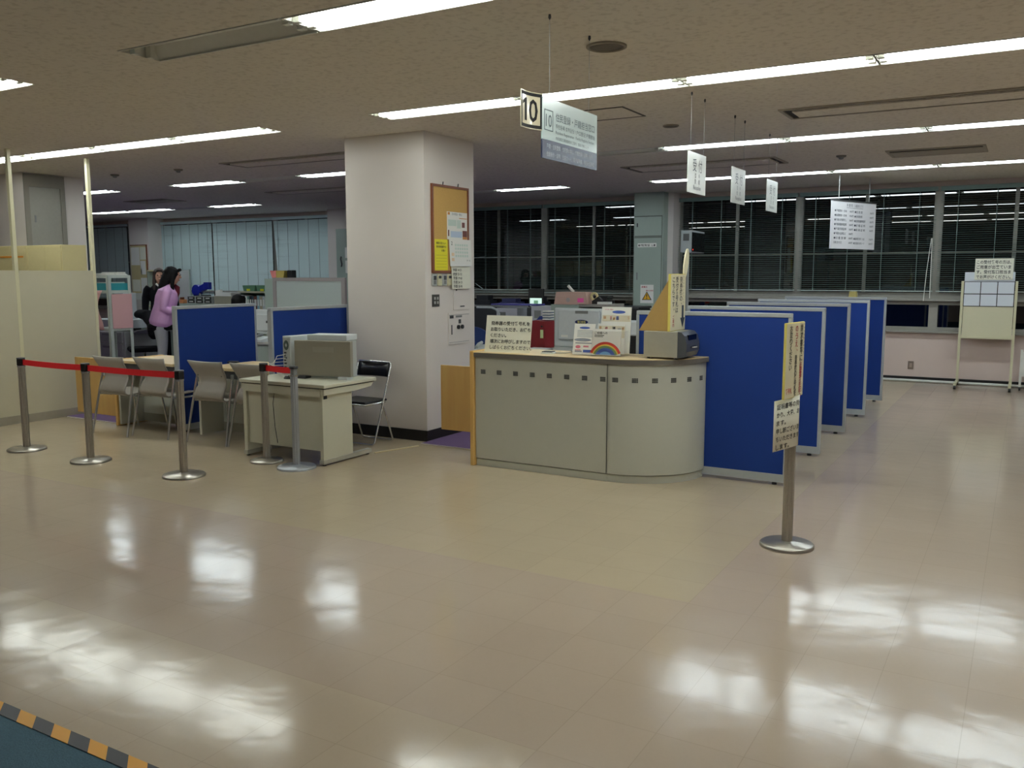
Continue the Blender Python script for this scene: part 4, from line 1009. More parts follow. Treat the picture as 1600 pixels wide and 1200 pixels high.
# ------------------------------------------------------------------ wheeled notice stand by the window
t = thing('notice_stand', 'ivory wheeled notice stand with a grid of white cards by the windows', 'notice stand', (-.464, 14.0, 0))
for x in (-.332, .332):
    obj('post', G().box(x-.016, x+.016, -.016, .016, .07, 1.49), M_IVORY, t)
    f = obj('foot', G().box(x-.018, x+.018, -.46, .14, .055, .085), M_IVORY, t)
    for y in (-.44, .12): obj('castor', G().tube([(x-.014, y, .028), (x+.014, y, .028)], .027, 14).box(x-.008, x+.008, y-.01, y+.01, .028, .056), M_BLACK, f)
obj('shelf_bar', G().box(-.316, .316, -.03, .02, .685, .712), M_IVORY, t)
obj('board', G().box(-.31, .31, -.008, .008, .712, 1.15), mat('ivory_board', (212, 208, 178), .5, var=.02), t)
gb = obj('card_rack', G().box(-.316, .312, -.012, .012, 1.135, 1.485), M_BLACK, t)
m_card = mat('pale_card', (222, 228, 236), .35, var=.01)
for i in range(3):
    for j in range(2):
        x0 = -.306+i*.207; z0 = 1.145+j*.172
        obj('card', G().box(x0, x0+.196, -.015, -.0125, z0, z0+.16), m_card, gb)
obj('top_plate', G().box(-.312, .307, .0, .012, 1.485, 1.615), m_card, t)
t = thing('paper_notice', 'white paper notice taped above the card grid of the notice stand', 'notice', (-.42, 13.985, 1.507), .0)
obj('sheet', G().box(-.235, .235, -.002, 0, 0, .295), M_IVPAPER, t)
g = G()
for k, s in enumerate(('この受付番号の方は、', 'ご用意が出来ていま', 'す。受付窓口担当ま', 'でお声がけください。')): write(g, s, -.215, .225-k*.068, .054, -.003, 'l', .42, .016)
obj('lettering', g, M_INK, t)
t = thing('white_screen', 'white panel on a wheeled foot at the right edge', 'screen', (.40, 14.0, 0))
obj('panel', G().box(-.40, .4, -.015, .015, .18, .52), M_WHITE, t); obj('post', G().box(-.43, -.40, -.015, .015, .06, .55), M_WHITE, t); obj('post', G().box(.40, .43, -.015, .015, .06, .55), M_WHITE, t)
for x in (-.415, .415):
    f = obj('foot', G().box(x-.015, x+.015, -.18, .18, .05, .075), M_WHITE, t)
    for y in (-.16, .16): obj('castor', G().tube([(x-.012, y, .026), (x+.012, y, .026)], .025, 12).box(x-.006, x+.006, y-.01, y+.01, .02, .052), M_BLACK, f)
t = thing('tissue_box', 'small yellow box on the window ledge behind the blue dividers', 'box', (-2.28, YF-.075, 1.229))
obj('carton', G().prism([(-.06, 0), (.06, 0), (.05, .10), (-.05, .10)], -.04, .04, axes='xzy'), mat('dull_yellow', (196, 182, 110), .6), t); obj('opening', G().box(-.03, .03, -.01, .01, .10, .102), M_PAPER, t)
# queue number display on a pole
t = thing('number_display', 'grey and black queue number display on a thin pole', 'display', (-3.42, 10.25, 0), head(-4))
obj('pole', G().tube([(-.2, .06, .012), (-.2, .06, 1.85)], .018, 10), M_ALU, t); obj('floor_plate', G().box(-.35, -.05, -.08, .2, 0, .012), M_DARKGREY, t)
obj('housing', G().box(-.28, .32, 0, .13, 1.845, 2.10), mat('display_grey', (136, 142, 146), .4), t, bevel=.006); obj('screen', G().box(-.272, .31, -.004, 0, 1.855, 2.078), M_SCREENBLACK, t)
obj('vent', G().box(-.2825, -.279, .03, .1, 1.98, 2.06), M_DARKGREY, t); obj('red_light', G().box(-.24, -.225, -.006, -.003, 1.87, 1.885), mat('red_led', (200, 30, 20), .4, var=0, emit=(1, .05, .02, 1.5)), t)

# ------------------------------------------------------------------ people of the back office
def fuse(g, name, mats, parent, voxel=.012, smooth=4):
    """turn overlapping lofts into one continuous skin"""
    me = g.mesh(name); o = bpy.data.objects.new(name, me); COL.objects.link(o)
    r = o.modifiers.new('r', 'REMESH'); r.mode = 'VOXEL'; r.voxel_size = voxel; r.use_smooth_shade = True
    sm = o.modifiers.new('s', 'SMOOTH'); sm.factor = .5; sm.iterations = smooth
    bpy.context.view_layer.update()
    out = bpy.data.meshes.new_from_object(o.evaluated_get(bpy.context.evaluated_depsgraph_get()))
    bpy.data.objects.remove(o); out.name = name; out.materials.clear()
    for p in out.polygons: p.use_smooth = True; p.material_index = 0
    return obj(name, out, mats, parent)
def hand(g, wrist, d, up, s_=1):
    """palm, four curled fingers and a thumb; d = pointing direction, up = back of the hand"""
    w = Vector(wrist); d = Vector(d).normalized(); up = Vector(up).normalized(); side = d.cross(up).normalized()*s_
    up = side.cross(d).normalized()*s_
    g.tube([w, w+d*.03, w+d*.085], 0, 12, radii=[(.024, .019), (.036, .016), (.038, .013)])
    for k, (o_, L) in enumerate(((-.03, .062), (-.010, .074), (.010, .07), (.028, .055))):
        b = w+d*.082+side*o_
        g.tube([b, b+d*L*.45-up*.006, b+d*L*.8-up*.022, b+d*L*.92-up*.04], 0, 8, radii=[.0092, .0088, .008, .006])
    b = w+d*.03-side*.03
    g.tube([b, b+d*.03-side*.022-up*.01, b+d*.06-side*.024-up*.024], 0, 8, radii=[.011, .0095, .007])
def person(label, loc, rotz, top, trousers, hair, long_hair=True, seated=False, jacket_z=.83, collar=None, arms='bent', glasses=False, scarf=None, waist=None, tilt=0.0, puff=1.0):
    t = thing('person', label, 'person', loc, rotz)
    dz = 0.0 if not seated else -.42
    def P(x, y, z): return (x, y+tilt*max(0, z-.85), z+dz)
    b = G()
    b.tube([P(0, .0, 1.36), P(0, .005, 1.42), P(0, .02, 1.50)], 0, 14, radii=[.062, .05, .05])
    b.tube([P(0, .035, 1.455), P(0, .035, 1.475), P(0, .03, 1.52), P(0, .02, 1.575), P(0, .012, 1.63), P(0, .008, 1.67), P(0, .005, 1.69)], 0, 18, radii=[(.03, .03), (.05, .06), (.066, .08), (.074, .092), (.073, .092), (.055, .07), (.02, .03)])
    b.tube([P(0, .118, 1.59), P(0, .132, 1.555), P(0, .12, 1.545)], 0, 8, radii=[.009, .015, .012])
    b.tube([P(-.02, .113, 1.513), P(.02, .113, 1.513)], .010, 8)
    for s_ in (-1, 1): b.tube([P(s_*.072, .01, 1.60), P(s_*.083, .0, 1.585), P(s_*.074, .005, 1.545)], .011, 8)
    j = G()   # upper garment
    j.tube([P(0, .0, jacket_z), P(0, .0, jacket_z+.05), P(0, .0, 1.0), P(0, .005, 1.12), P(0, .0, 1.25), P(0, -.005, 1.35), P(0, -.005, 1.41), P(0, .0, 1.45)], 0, 20, radii=[(a*puff, b_*puff) for a, b_ in ((.175, .125), (.20, .145), (.195, .14), (.185, .135), (.20, .14), (.195, .12))]+[(.12, .085), (.07, .065)])
    tr = G(); sh = G(); bodyhands = b
    for s_ in (-1, 1):
        if arms == 'bent' or seated: A = [P(s_*.165, -.005, 1.385), P(s_*.205, -.01, 1.33), P(s_*.235, -.015, 1.22), P(s_*.245, -.005, 1.10), P(s_*.225, .08, 1.06), P(s_*.19, .21, 1.07), P(s_*.17, .255, 1.075)]
        else: A = [P(s_*.165, -.005, 1.385), P(s_*.205, -.01, 1.33), P(s_*.235, -.015, 1.2), P(s_*.245, .0, 1.06), P(s_*.25, .03, .95), P(s_*.25, .05, .84), P(s_*.25, .055, .80)]
        j.tube(A, 0, 12, radii=[.062, .066, .062, .058, .052, .045, .040])
        a, c = Vector(A[-1]), Vector(A[-2]); hand(b, a-(a-c)*.3, (a-c), (0, 0, 1) if arms == 'bent' or seated else (s_, 0, 0), s_)
        if seated: Lg = [(s_*.09, .0, .48), (s_*.1, .2, .49), (s_*.11, .40, .48), (s_*.11, .44, .42), (s_*.11, .42, .22), (s_*.11, .41, .06)]
        else: Lg = [(s_*.085, .0, .92), (s_*.098, .0, .8), (s_*.102, .012, .62), (s_*.1, .012, .48), (s_*.1, -.01, .3), (s_*.1, -.015, .07)]
        tr.tube(Lg, 0, 14, radii=[.10, .098, .08, .066, .062, .05] if not seated else [.1, .095, .075, .07, .058, .048])
        fx, fy = Lg[-1][0], Lg[-1][1]
        sh.tube([(fx, fy-.07, .035), (fx, fy, .045), (fx, fy+.1, .035), (fx, fy+.17, .026)], 0, 12, radii=[(.03, .03), (.04, .04), (.042, .03), (.028, .02)])
    tr.tube([P(0, 0, .82), P(0, 0, .93), P(0, 0, 1.0)], 0, 18, radii=[(.15, .11), (.165, .12), (.15, .11)])
    fuse(b, 'body', M_SKIN, t, .007, 3)
    fuse(j, 'jacket', top, t, .011, 3); fuse(tr, 'trousers', trousers, t, .011, 3)
    for q in range(2):
        g = G(); fx = (-1, 1)[q]*(.11 if seated else .1); fy = .41 if seated else -.015
        g.tube([(fx, fy-.07, .035), (fx, fy, .045), (fx, fy+.1, .035), (fx, fy+.17, .026)], 0, 12, radii=[(.03, .03), (.04, .04), (.042, .03), (.028, .02)]); obj('shoe', g, M_BLACK, t)
    h = G()
    h.tube([P(0, -.03, 1.50), P(0, -.02, 1.56), P(0, -.012, 1.63), P(0, -.006, 1.685), P(0, -.002, 1.712)], 0, 18, radii=[(.092, .085), (.102, .104), (.1, .112), (.074, .088), (.02, .03)])
    for s_ in (-1, 1): h.tube([P(s_*.07, .05, 1.66), P(s_*.083, .03, 1.60), P(s_*.08, .02, 1.5)], 0, 10, radii=[.026, .024, .02])
    h.tube([P(-.05, .085, 1.665), P(0, .098, 1.668), P(.05, .085, 1.665)], .024, 10)
    if long_hair:
        h.tube([P(0, -.05, 1.58), P(0, -.075, 1.48), P(0, -.095, 1.38), P(0, -.105, 1.28)], 0, 16, radii=[(.1, .085), (.108, .078), (.1, .06), (.06, .03)])
        for s_ in (-1, 1): h.tube([P(s_*.082, .03, 1.58), P(s_*.088, .035, 1.46), P(s_*.085, .06, 1.34), P(s_*.08, .075, 1.26)], 0, 10, radii=[.026, .03, .028, .012])
    fuse(h, 'hair', hair, t, .009, 3)
    for s_ in (-1, 1): obj('eye', G().ball(P(s_*.03, .108, 1.585), .011, .006, .007, 0, 10, 6), M_INK, t)
    obj('mouth', G().ball(P(0, .121, 1.512), .022, .006, .006, 0, 10, 6), mat('lips', (170, 96, 92), .5), t)
    if glasses:
        g = G()
        for s_ in (-1, 1):
            g.tube([P(s_*.033+.026*math.cos(a*PI/8), .122, 1.585+.02*math.sin(a*PI/8)) for a in range(17)], .002, 6); g.tube([P(s_*.06, .12, 1.59), P(s_*.08, .0, 1.595)], .002, 6)
        obj('glasses', g, M_DARKGREY, t)
    if scarf: obj('scarf', G().tube([P(-.06, .07, 1.43), P(0, .12, 1.40), P(.01, .135, 1.32), P(.0, .13, 1.2)], 0, 12, radii=[.03, .034, .034, .02]), scarf, t)
    if waist: obj('waist_band', G().lathe([(.165, .77), (.185, .79), (.188, .85), (.17, .87)], n=28), waist, t)
    if collar: obj('collar', G().tube([P(-.06, .05, 1.44), P(0, .09, 1.38), P(.06, .05, 1.44)], .018, 8), collar, t)
    return t
person('woman with long black hair in a lilac jacket standing beside the steel rack', (-11.20, 8.75, 0), -.72, M_LILAC, M_GREYCLOTH, M_HAIR, glasses=True, scarf=M_DARKRED, waist=M_DARKCLOTH, tilt=.26, puff=1.18)
person('woman with brown hair and dark jacket behind the woman in lilac', (-12.90, 10.1, 0), -2.2, M_DARKCLOTH, M_DARKCLOTH, M_HAIR2, long_hair=True, collar=M_PAPER, arms='down', puff=.85)
person('person with black hair seated behind the blue divider, only the head showing', (-10.62, 9.75, 0), .2, M_DARKCLOTH, M_DARKCLOTH, M_HAIR, long_hair=False, seated=True)

# ------------------------------------------------------------------ back office furniture, left side
def office_chair(label, loc, rotz, col):
    t = thing('office_chair', label, 'chair', loc, rotz, 'office chairs')
    for k in range(5):
        a = 2*PI*k/5; lg = obj('leg', G().bar((.03*math.cos(a), .03*math.sin(a), .09), (.27*math.cos(a), .27*math.sin(a), .065), .035, .025), M_DARKGREY, t)
        obj('castor', G().lathe([(.022, 0), (.026, .02), (.022, .045)], (.27*math.cos(a), .27*math.sin(a), .0), 12), M_BLACK, lg)
    obj('gas_lift', G().lathe([(.025, .08), (.025, .25), (.016, .25), (.016, .40)], n=14), M_CHROME, t)
    obj('seat', G().box(-.23, .23, -.22, .24, .40, .47), col, t, bevel=.03); obj('back_stem', G().bar((0, -.2, .43), (0, -.27, .72), .05, .02, up=(1, 0, 0)), M_DARKGREY, t)
    n = 12; poly = [(-.21, .62), (.21, .62)]+[(.21*math.cos(PI*k/n), .80+.14*math.sin(PI*k/n)) for k in range(n+1)]
    obj('backrest', G().prism(poly, -.30, -.245, axes='xzy'), col, t, bevel=.015)
    return t
office_chair('dark office chair carrying a black coat beside the steel rack', (-11.95, 9.02, 0), 2.6, M_DARKCLOTH)
cg = G(); cg.tube([(-.30, 0, .36), (-.22, .02, .38), (-.02, .0, .36), (.16, -.02, .24), (.2, -.03, .06), (.19, -.02, .0)], 0, 14, radii=[(.05, .05), (.10, .07), (.11, .09), (.12, .09), (.12, .08), (.07, .05)])
t = thing('coat', 'black coat thrown over the dark office chair', 'coat', (-11.96, 9.12, .6)); fuse(cg, 'fabric', M_DARKCLOTH, t, .015, 4)
office_chair('grey office chair of the seated person', (-10.62, 9.72, 0), .2, mat('chair_grey_fabric', (70, 74, 84), .9))
RX0, RX1, RY0, RY1 = -11.62, -11.19, 7.9, 8.27
t = thing('steel_rack', 'pale steel letter rack hung with pink sheets behind the partition pole', 'rack', (RX1, RY0, 0)); m = mat('rack_pale_green', (200, 210, 200), .45)
for x in (RX0-RX1, 0):
    for y in (0, RY1-RY0):
        sx = 1 if x < 0 else -1; sy = 1 if y == 0 else -1
        g = G().box(min(x, x+sx*.042), max(x, x+sx*.042), min(y, y+sy*.003), max(y, y+sy*.003), 0, 1.585).box(min(x, x+sx*.003), max(x, x+sx*.003), min(y, y+sy*.05), max(y, y+sy*.05), 0, 1.585)
        obj('post', g, m, t)
for z in (.06, .80, 1.335, 1.55): obj('shelf', G().box(RX0-RX1+.004, -.004, .004, RY1-RY0-.004, z, z+.04), m, t)
t = thing('letter_tray', 'teal letter tray near the top of the steel rack', 'tray', ((RX0+RX1)/2, (RY0+RY1)/2, 1.378)); g = G()
g.box(-.19, .19, -.15, .15, 0, .006).box(-.19, .19, -.15, -.143, .006, .10).box(-.19, .19, .143, .15, .006, .10).box(-.19, -.183, -.143, .143, .006, .10).box(.183, .19, -.143, .143, .006, .10)
obj('tray', g, M_TEALTRAY, t); obj('paper', G().box(-.12, .16, -.12, .13, .006, .115), M_PAPER, t)
tag(obj('pink_sheet', G().box(.008, .012, -.165, .16, -.49, 0), M_PINK, loc=(RX1, (RY0+RY1)/2+.02, 1.325)), 'flat pink paper sheet on the wide side of the rack', 'paper', 'pink sheets on the rack')
n = 10; vs = []
for i in range(n+1):
    z = -.56*i/n; y = -.03-.035*math.sin(PI*i/n)
    vs += [(-.2+.02*math.sin(i*.7), y, z), (.15-.07*math.sin(PI*min(1, i/n*1.3)), y-.02, z+.02)]
o = obj('pink_sheet', G().add(vs, [(2*i, 2*i+1, 2*i+3, 2*i+2) for i in range(n)], 0, True), M_PINK, loc=((RX0+RX1)/2, RY0, 1.36)); sd = o.modifiers.new('thick', 'SOLIDIFY'); sd.thickness = .003
tag(o, 'curled pink paper sheet on the narrow side of the rack', 'paper', 'pink sheets on the rack')
for y, w, h, lab in ((7.99, .085, .028, 'low stack of white papers on top of the steel rack, nearer end'), (8.17, .09, .045, 'taller stack of white papers on top of the steel rack, farther end')):
    g = G()
    for k in range(4): g.box(-.17+.01*(k % 2), .17-.012*(k % 3), -w, w-.01*k, h*k/4, h*(k+1)/4-.001)
    tag(obj('paper_stack', g, M_PAPER, loc=((RX0+RX1)/2, y, 1.591)), lab, 'papers', 'paper stacks')
t = thing('copier', 'grey office copier seen through the legs of the steel rack', 'copier', (-12.75, 8.95, 0))
obj('body', G().box(-.5, .42, 0, .6, .05, .70), M_DEVICE, t, bevel=.012); obj('scanner', G().box(-.48, .40, .02, .58, .74, .88), M_DEVWHITE, t, bevel=.01); obj('neck', G().box(-.4, .1, .2, .55, .70, .74), M_DARKGREY, t)
for z in (.12, .32, .52): d = obj('drawer', G().box(-.45, .37, -.015, 0, z, z+.17), M_DEVICE, t, bevel=.006); obj('handle', G().box(-.12, .08, -.022, -.015, z+.11, z+.14), M_MIDGREY, d)
obj('side_tray', G().bar((.42, .3, .66), (.60, .3, .72), .4, .015), M_DEVWHITE, t)
t = thing('document_sorter', 'tall white machine standing on the copier', 'machine', (-12.72, 9.2, .881)); obj('body', G().box(-.16, .06, 0, .25, 0, .42), M_DEVWHITE, t, bevel=.01); obj('panel', G().box(-.13, .04, -.006, 0, .08, .2), M_MIDGREY, t)
def desk(label, x0, x1, y0, y1, m=M_GREYSTEEL, z=.70):
    t = thing('desk', label, 'desk', ((x0+x1)/2, (y0+y1)/2, 0), 0, 'grey back office desks'); w, h = (x1-x0)/2, (y1-y0)/2
    obj('worktop', G().box(-w, w, -h, h, z-.03, z), mat('desk_top_grey', (182, 184, 176), .45), t, bevel=.004)
    obj('side_panel', G().box(-w+.02, -w+.05, -h+.03, h-.03, .02, z-.03), m, t); obj('side_panel', G().box(w-.05, w-.02, -h+.03, h-.03, .02, z-.03), m, t)
    obj('back_panel', G().box(-w+.05, w-.05, -h+.04, -h+.06, .08, z-.03), m, t)
    return t
desk('grey desk beside the woman in the lilac jacket', -12.3, -11.45, 9.75, 10.4); desk('grey desk under the white monitor behind the left counter', -9.7, -8.2, 8.45, 9.2)
t = thing('white_monitor', 'white monitor seen from behind between the two blue dividers', 'monitor', (-8.93, 8.72, .70))
obj('casing', G().box(-.27, .26, 0, .06, .09, .42), M_DEVWHITE, t, bevel=.012); obj('back_bulge', G().box(-.2, .2, -.03, 0, .13, .36), M_DEVWHITE, t, bevel=.01); obj('stand', G().box(-.05, .05, .0, .05, .012, .1), M_DEVICE, t); obj('foot', G().box(-.14, .14, -.08, .14, 0, .012), M_DEVICE, t); obj('mark', G().box(-.02, .04, -.0325, -.03, .24, .27), M_DARKGREY, t)
t = thing('telephone', 'white and black desk telephone beside the white monitor', 'telephone', (-8.86, 8.52, .70)); obj('base', G().prism([(-.09, 0), (.09, 0), (.09, .07), (-.09, .03)], -.08, .08, axes='yzx'), M_DEVWHITE, t); obj('handset', G().tube([(-.06, -.07, .06), (-.06, 0, .085), (-.06, .07, .09)], .018, 8), M_MIDGREY, t)
t = thing('standing_screen', 'light grey standing screen with a mauve frame behind the blue divider', 'screen', (-9.0, 9.62, 0))
m_mauve = mat('mauve_grey_frame', (150, 142, 140), .5)
obj('panel', G().box(-.66, .60, -.012, .012, .3, 1.50), mat('screen_pale', (180, 190, 186), .7, var=.02), t)
for x in (-.69, .64): p_ = obj('post', G().box(x-.035, x+.035, -.02, .02, .03, 1.55), m_mauve, t); obj('foot', G().box(x-.03, x+.03, -.2, .2, 0, .03), m_mauve, p_)
obj('top_rail', G().box(-.655, .605, -.02, .02, 1.50, 1.55), m_mauve, t); obj('bottom_rail', G().box(-.655, .605, -.02, .02, .25, .30), m_mauve, t)
t = thing('file_cabinet', 'low grey cabinet hidden behind the standing screen', 'cabinet', (-9.75, 10.2, 0)); obj('body', G().box(-.55, .5, -.2, .2, 0, 1.53), M_GREYSTEEL, t); obj('door', G().box(-.53, -.02, -.212, -.2, .05, 1.5), M_GREYSTEEL, t); obj('door', G().box(-.01, .48, -.212, -.2, .05, 1.5), M_GREYSTEEL, t)
t = thing('carton', 'small red and yellow open box above the standing screen', 'box', (-10.03, 10.0, 1.531)); obj('front', G().prism([(-.02, 0), (.13, 0), (.16, .125), (-.02, .125)], 0, .14, axes='xzy'), mat('mustard_card', (176, 156, 80), .7), t); obj('side', G().prism([(-.10, 0), (-.021, 0), (-.021, .125), (-.15, .125)], 0, .14, axes='xzy'), mat('salmon_card', (206, 120, 116), .7), t)
tag(obj('black_case', G().box(-.05, .05, 0, .1, 0, .13), M_BLACK, loc=(-9.79, 10.02, 1.531), bevel=.01), 'small black case beside the red and yellow box', 'case')
t = thing('bookshelf', 'low bookshelf with binders behind the blue divider', 'bookshelf', (-12.45, 12.0, 0)); m_sh = mat('shelf_edge', (188, 184, 160), .5)
obj('top_board', G().box(-.62, .62, -.02, .32, 1.25, 1.28), m_sh, t); obj('back', G().box(-.6, .6, .29, .31, 0, 1.25), M_GREYSTEEL, t); obj('shelf', G().box(-.6, .6, 0, .29, .86, .885), m_sh, t); obj('shelf', G().box(-.6, .6, 0, .29, .42, .445), m_sh, t); obj('shelf', G().box(-.6, .6, 0, .29, .04, .065), m_sh, t)
for x in (-.615, .6): obj('side', G().box(x, x+.015, 0, .31, 0, 1.25), M_GREYSTEEL, t)
BC = [((200, 206, 206), 'pale grey'), ((40, 44, 50), 'black'), ((150, 190, 200), 'pale blue'), ((226, 228, 224), 'white'), ((60, 80, 96), 'slate'), ((190, 176, 150), 'tan'), ((120, 150, 140), 'sage'), ((120, 70, 60), 'brown')]
x = -.57; k = 0
ORDB = ('first', 'second', 'third', 'fourth', 'fifth', 'sixth', 'seventh', 'eighth', 'ninth', 'tenth', 'eleventh', 'twelfth', 'thirteenth', 'fourteenth', 'fifteenth')
while x < .54 and k < 15:
    w = random.choice((.05, .06, .08, .075)); c, nm = BC[(k*3) % 8]
    t = thing('binder', f'{nm} binder, {ORDB[k]} from the left on the low bookshelf', 'binder', (-12.45+x+w/2, 12.02, .886), 0, 'binders on the low bookshelf')
    obj('cover', G().box(-w/2+.001, w/2-.001, 0, .22, 0, random.uniform(.29, .32)), mat('binder_'+nm.replace(' ', '_'), c, .5), t); obj('spine_label', G().box(-w/2+.012, w/2-.012, -.002, 0, .12, .24), M_PAPER, t)
    x += w+.003; k += 1
for k, xx in enumerate((-12.80, -12.44, -12.08)):
    t = thing('storage_tray', ('left', 'middle', 'right')[k]+' one of the green trays on the low bookshelf', 'tray', (xx, 12.15, 1.281), 0, 'green trays on the bookshelf')
    g = G(); a, b_, h, e = .17, .14, .11, .006
    for y0, y1 in ((-.13, -.124), (.124, .13)): g.prism([(-.14, 0), (.14, 0), (.17, h), (-.17, h)], y0, y1, axes='xzy')
    g.box(-.14, .14, -.124, .124, 0, .006); g.prism([(-.14, 0), (-.134, 0), (-.164, h), (-.17, h)], -.124, .124, axes='xzy'); g.prism([(.134, 0), (.14, 0), (.17, h), (.164, h)], -.124, .124, axes='xzy')
    obj('tray', g, M_GREEN, t); obj('tag', G().box(-.06, .03, -.133, -.1305, .005, .045), M_YELLOW, t)
t = thing('low_cabinet', 'grey steel cabinet under the small black drawers', 'cabinet', (-12.95, 11.2, 0)); obj('body', G().box(-.6, .75, -.2, .25, 0, 1.07), M_GREYSTEEL, t, bevel=.004); obj('door', G().box(-.58, .07, -.212, -.2, .05, 1.05), M_GREYSTEEL, t); obj('door', G().box(.08, .73, -.212, -.2, .05, 1.05), M_GREYSTEEL, t)
for k, xx in enumerate((-13.22, -13.0, -12.78)):
    t = thing('drawer_unit', ('left', 'middle', 'right')[k]+' small drawer unit with dark drawers on the steel cabinet', 'drawers', (xx, 11.02, 1.071), 0, 'small drawer units')
    obj('case', G().box(-.105, .105, 0, .25, 0, .135), M_DEVICE, t)
    for j in range(2):
        d = obj('drawer', G().box(-.09, .09, -.008, 0, .01+j*.062, .066+j*.062), mat('drawer_dark_olive', (58, 62, 54), .5), t); obj('label_plate', G().box(-.05, .05, -.0105, -.008, .03+j*.062, .045+j*.062), M_PAPER, d)
t = thing('strapping_tool', 'bright blue machine with a round reel above the small drawers', 'machine', (-13.05, 11.1, 1.207)); m_bl = mat('tool_blue', (24, 40, 150), .4)
obj('reel', G().tube([(-.14, .0, .10), (-.14, .08, .10)], .105, 24), m_bl, t); obj('arm', G().bar((-.1, .04, .10), (.15, .04, .2), .07, .11), m_bl, t); obj('head', G().box(.07, .19, .0, .09, .12, .25), m_bl, t, bevel=.008); obj('knob', G().ball((.0, -.02, .03), .025, .02, .025), M_CHROME, t); obj('base', G().box(-.2, .15, 0, .1, 0, .02), M_DARKGREY, t)
for xx, yy, w, h, lab in ((-12.66, 11.15, .07, .10, 'upright white card holder beside the blue machine'), ):
    tag(obj('card_holder', G().prism([(-w, 0), (w, 0), (w*.9, h+.02), (-w, h)], 0, .05, axes='xzy'), M_PAPER, loc=(xx, yy, 1.207)), lab, 'card holder')
t = thing('cardboard_box', 'grey cardboard box heaped with white papers beside the drawers', 'box', (-12.42, 11.15, 1.071)); obj('box', G().box(-.23, .23, -.1, .15, 0, .14), mat('grey_card', (150, 146, 128), .8), t)
g = G()
for k in range(5): g.box(-.22+.02*k, .2-.015*(k % 3), -.09, .13, .0+k*.014, .012+k*.014)
tag(obj('paper_stack', g, M_PAPER, loc=(-12.42, 11.15, 1.212)), 'stack of white papers on the grey cardboard box', 'papers', 'paper stacks')
t = thing('small_basket', 'small orange basket beside the woman in lilac', 'basket', (-13.48, 11.05, 1.071)); obj('basket', G().box(-.06, .05, -.04, .05, 0, .07), mat('orange_plastic', (214, 140, 90), .5), t, bevel=.006); obj('contents', G().box(-.05, .0, -.03, .03, .07, .11), M_BROWNFRAME, t)
t = thing('whiteboard', 'grey board on legs behind the woman in lilac', 'board', (-16.38, 13.4, 0)); obj('board', G().box(-.27, .27, -.01, .01, .9, 1.70), mat('grey_board', (166, 168, 166), .5, var=.04, scale=20), t)
for x in (-.285, .285): obj('post', G().box(x-.014, x+.014, -.014, .014, .0, 1.71), M_GREYSTEEL, t)
t = thing('open_shelf', 'grey open shelf unit next to the papered pillar', 'shelf', (-17.25, 13.4, 0))
for x in (-.28, .27): obj('side', G().box(x, x+.015, 0, .35, 0, 1.70), M_GREYSTEEL, t)
for z in (.02, .42, .86, 1.27, 1.67): obj('shelf', G().box(-.265, .27, 0, .35, z, z+.025), M_CREAM, t)
obj('back', G().box(-.265, .27, .335, .35, 0, 1.67), mat('shelf_back', (150, 142, 124), .7), t)
t = thing('pin_board', 'brown framed board covered with papers on the far left pillar', 'pin board', (-18.3, 13.787, 1.0)); obj('board', G().box(-.29, .28, -.012, 0, .0, 1.28), M_CREAM, t); obj('frame', G().box(.28, .31, -.02, 0, 0, 1.30).box(-.29, .28, -.02, 0, 1.28, 1.30), M_BROWNFRAME, t)
for x0, x1, z0, z1, c in ((-.27, .04, .82, 1.24, M_PAPER), (.06, .27, .95, 1.24, M_IVPAPER), (.06, .24, .6, .92, M_PAPER), (-.26, .1, .52, .72, M_CREAM), (-.26, .02, .2, .48, M_IVPAPER), (-.2, .05, .0, .16, M_PAPER), (.05, .27, .1, .52, M_PAPER)): obj('pinned_paper', G().box(x0, x1, -.016, -.012, z0, z1), c, t)
t = thing('television', 'black television with a white rim under the papered board', 'television', (-18.33, 13.3, .65)); obj('casing', G().box(-.34, .34, 0, .12, .03, .43), M_DEVWHITE, t, bevel=.008); obj('screen', G().box(-.30, .26, -.004, 0, .06, .36), M_SCREENBLACK, t); obj('foot', G().box(-.2, .2, 0, .14, 0, .03), M_DEVICE, t)
t = thing('low_cabinet', 'low grey cabinet carrying the television', 'cabinet', (-18.33, 13.38, 0)); obj('body', G().box(-.45, .45, -.15, .3, 0, .649), M_GREYSTEEL, t); obj('door', G().box(-.43, -.01, -.16, -.15, .05, .62), M_GREYSTEEL, t); obj('door', G().box(.01, .43, -.16, -.15, .05, .62), M_GREYSTEEL, t)

# ------------------------------------------------------------------ back office furniture, behind the reception counter
desk('grey desk behind the counter carrying the white monitor and red file box', -5.5, -3.2, 8.2, 9.75)
t = thing('white_monitor', 'white monitor seen from behind with a blue oval sticker, behind the counter', 'monitor', (-4.17, 8.6, .70))
obj('casing', G().box(-.30, .29, 0, .035, .11, .53), M_DEVWHITE, t, bevel=.008); obj('back_cover', G().box(-.24, .25, -.04, 0, .19, .51), mat('monitor_blue_white', (206, 212, 214), .45), t, bevel=.012); obj('handle_recess', G().box(-.03, .12, -.043, -.039, .475, .505), M_MIDGREY, t)
obj('stand', G().box(-.05, .06, .0, .04, .012, .2), M_DEVICE, t); obj('foot', G().box(-.16, .16, -.1, .12, 0, .012), M_DEVICE, t)
st = obj('sticker', G().add([(.045+.078*math.cos(2*PI*k/28), -.0425, .385+.024*math.sin(2*PI*k/28)) for k in range(28)]+[(.045+.078*math.cos(2*PI*k/28), -.0405, .385+.024*math.sin(2*PI*k/28)) for k in range(28)], [tuple(range(28)), tuple(range(28, 56))[::-1]]+[(k, (k+1) % 28, 28+(k+1) % 28, 28+k) for k in range(28)]), mat('sticker_navy', (20, 34, 100), .4, var=0), t)
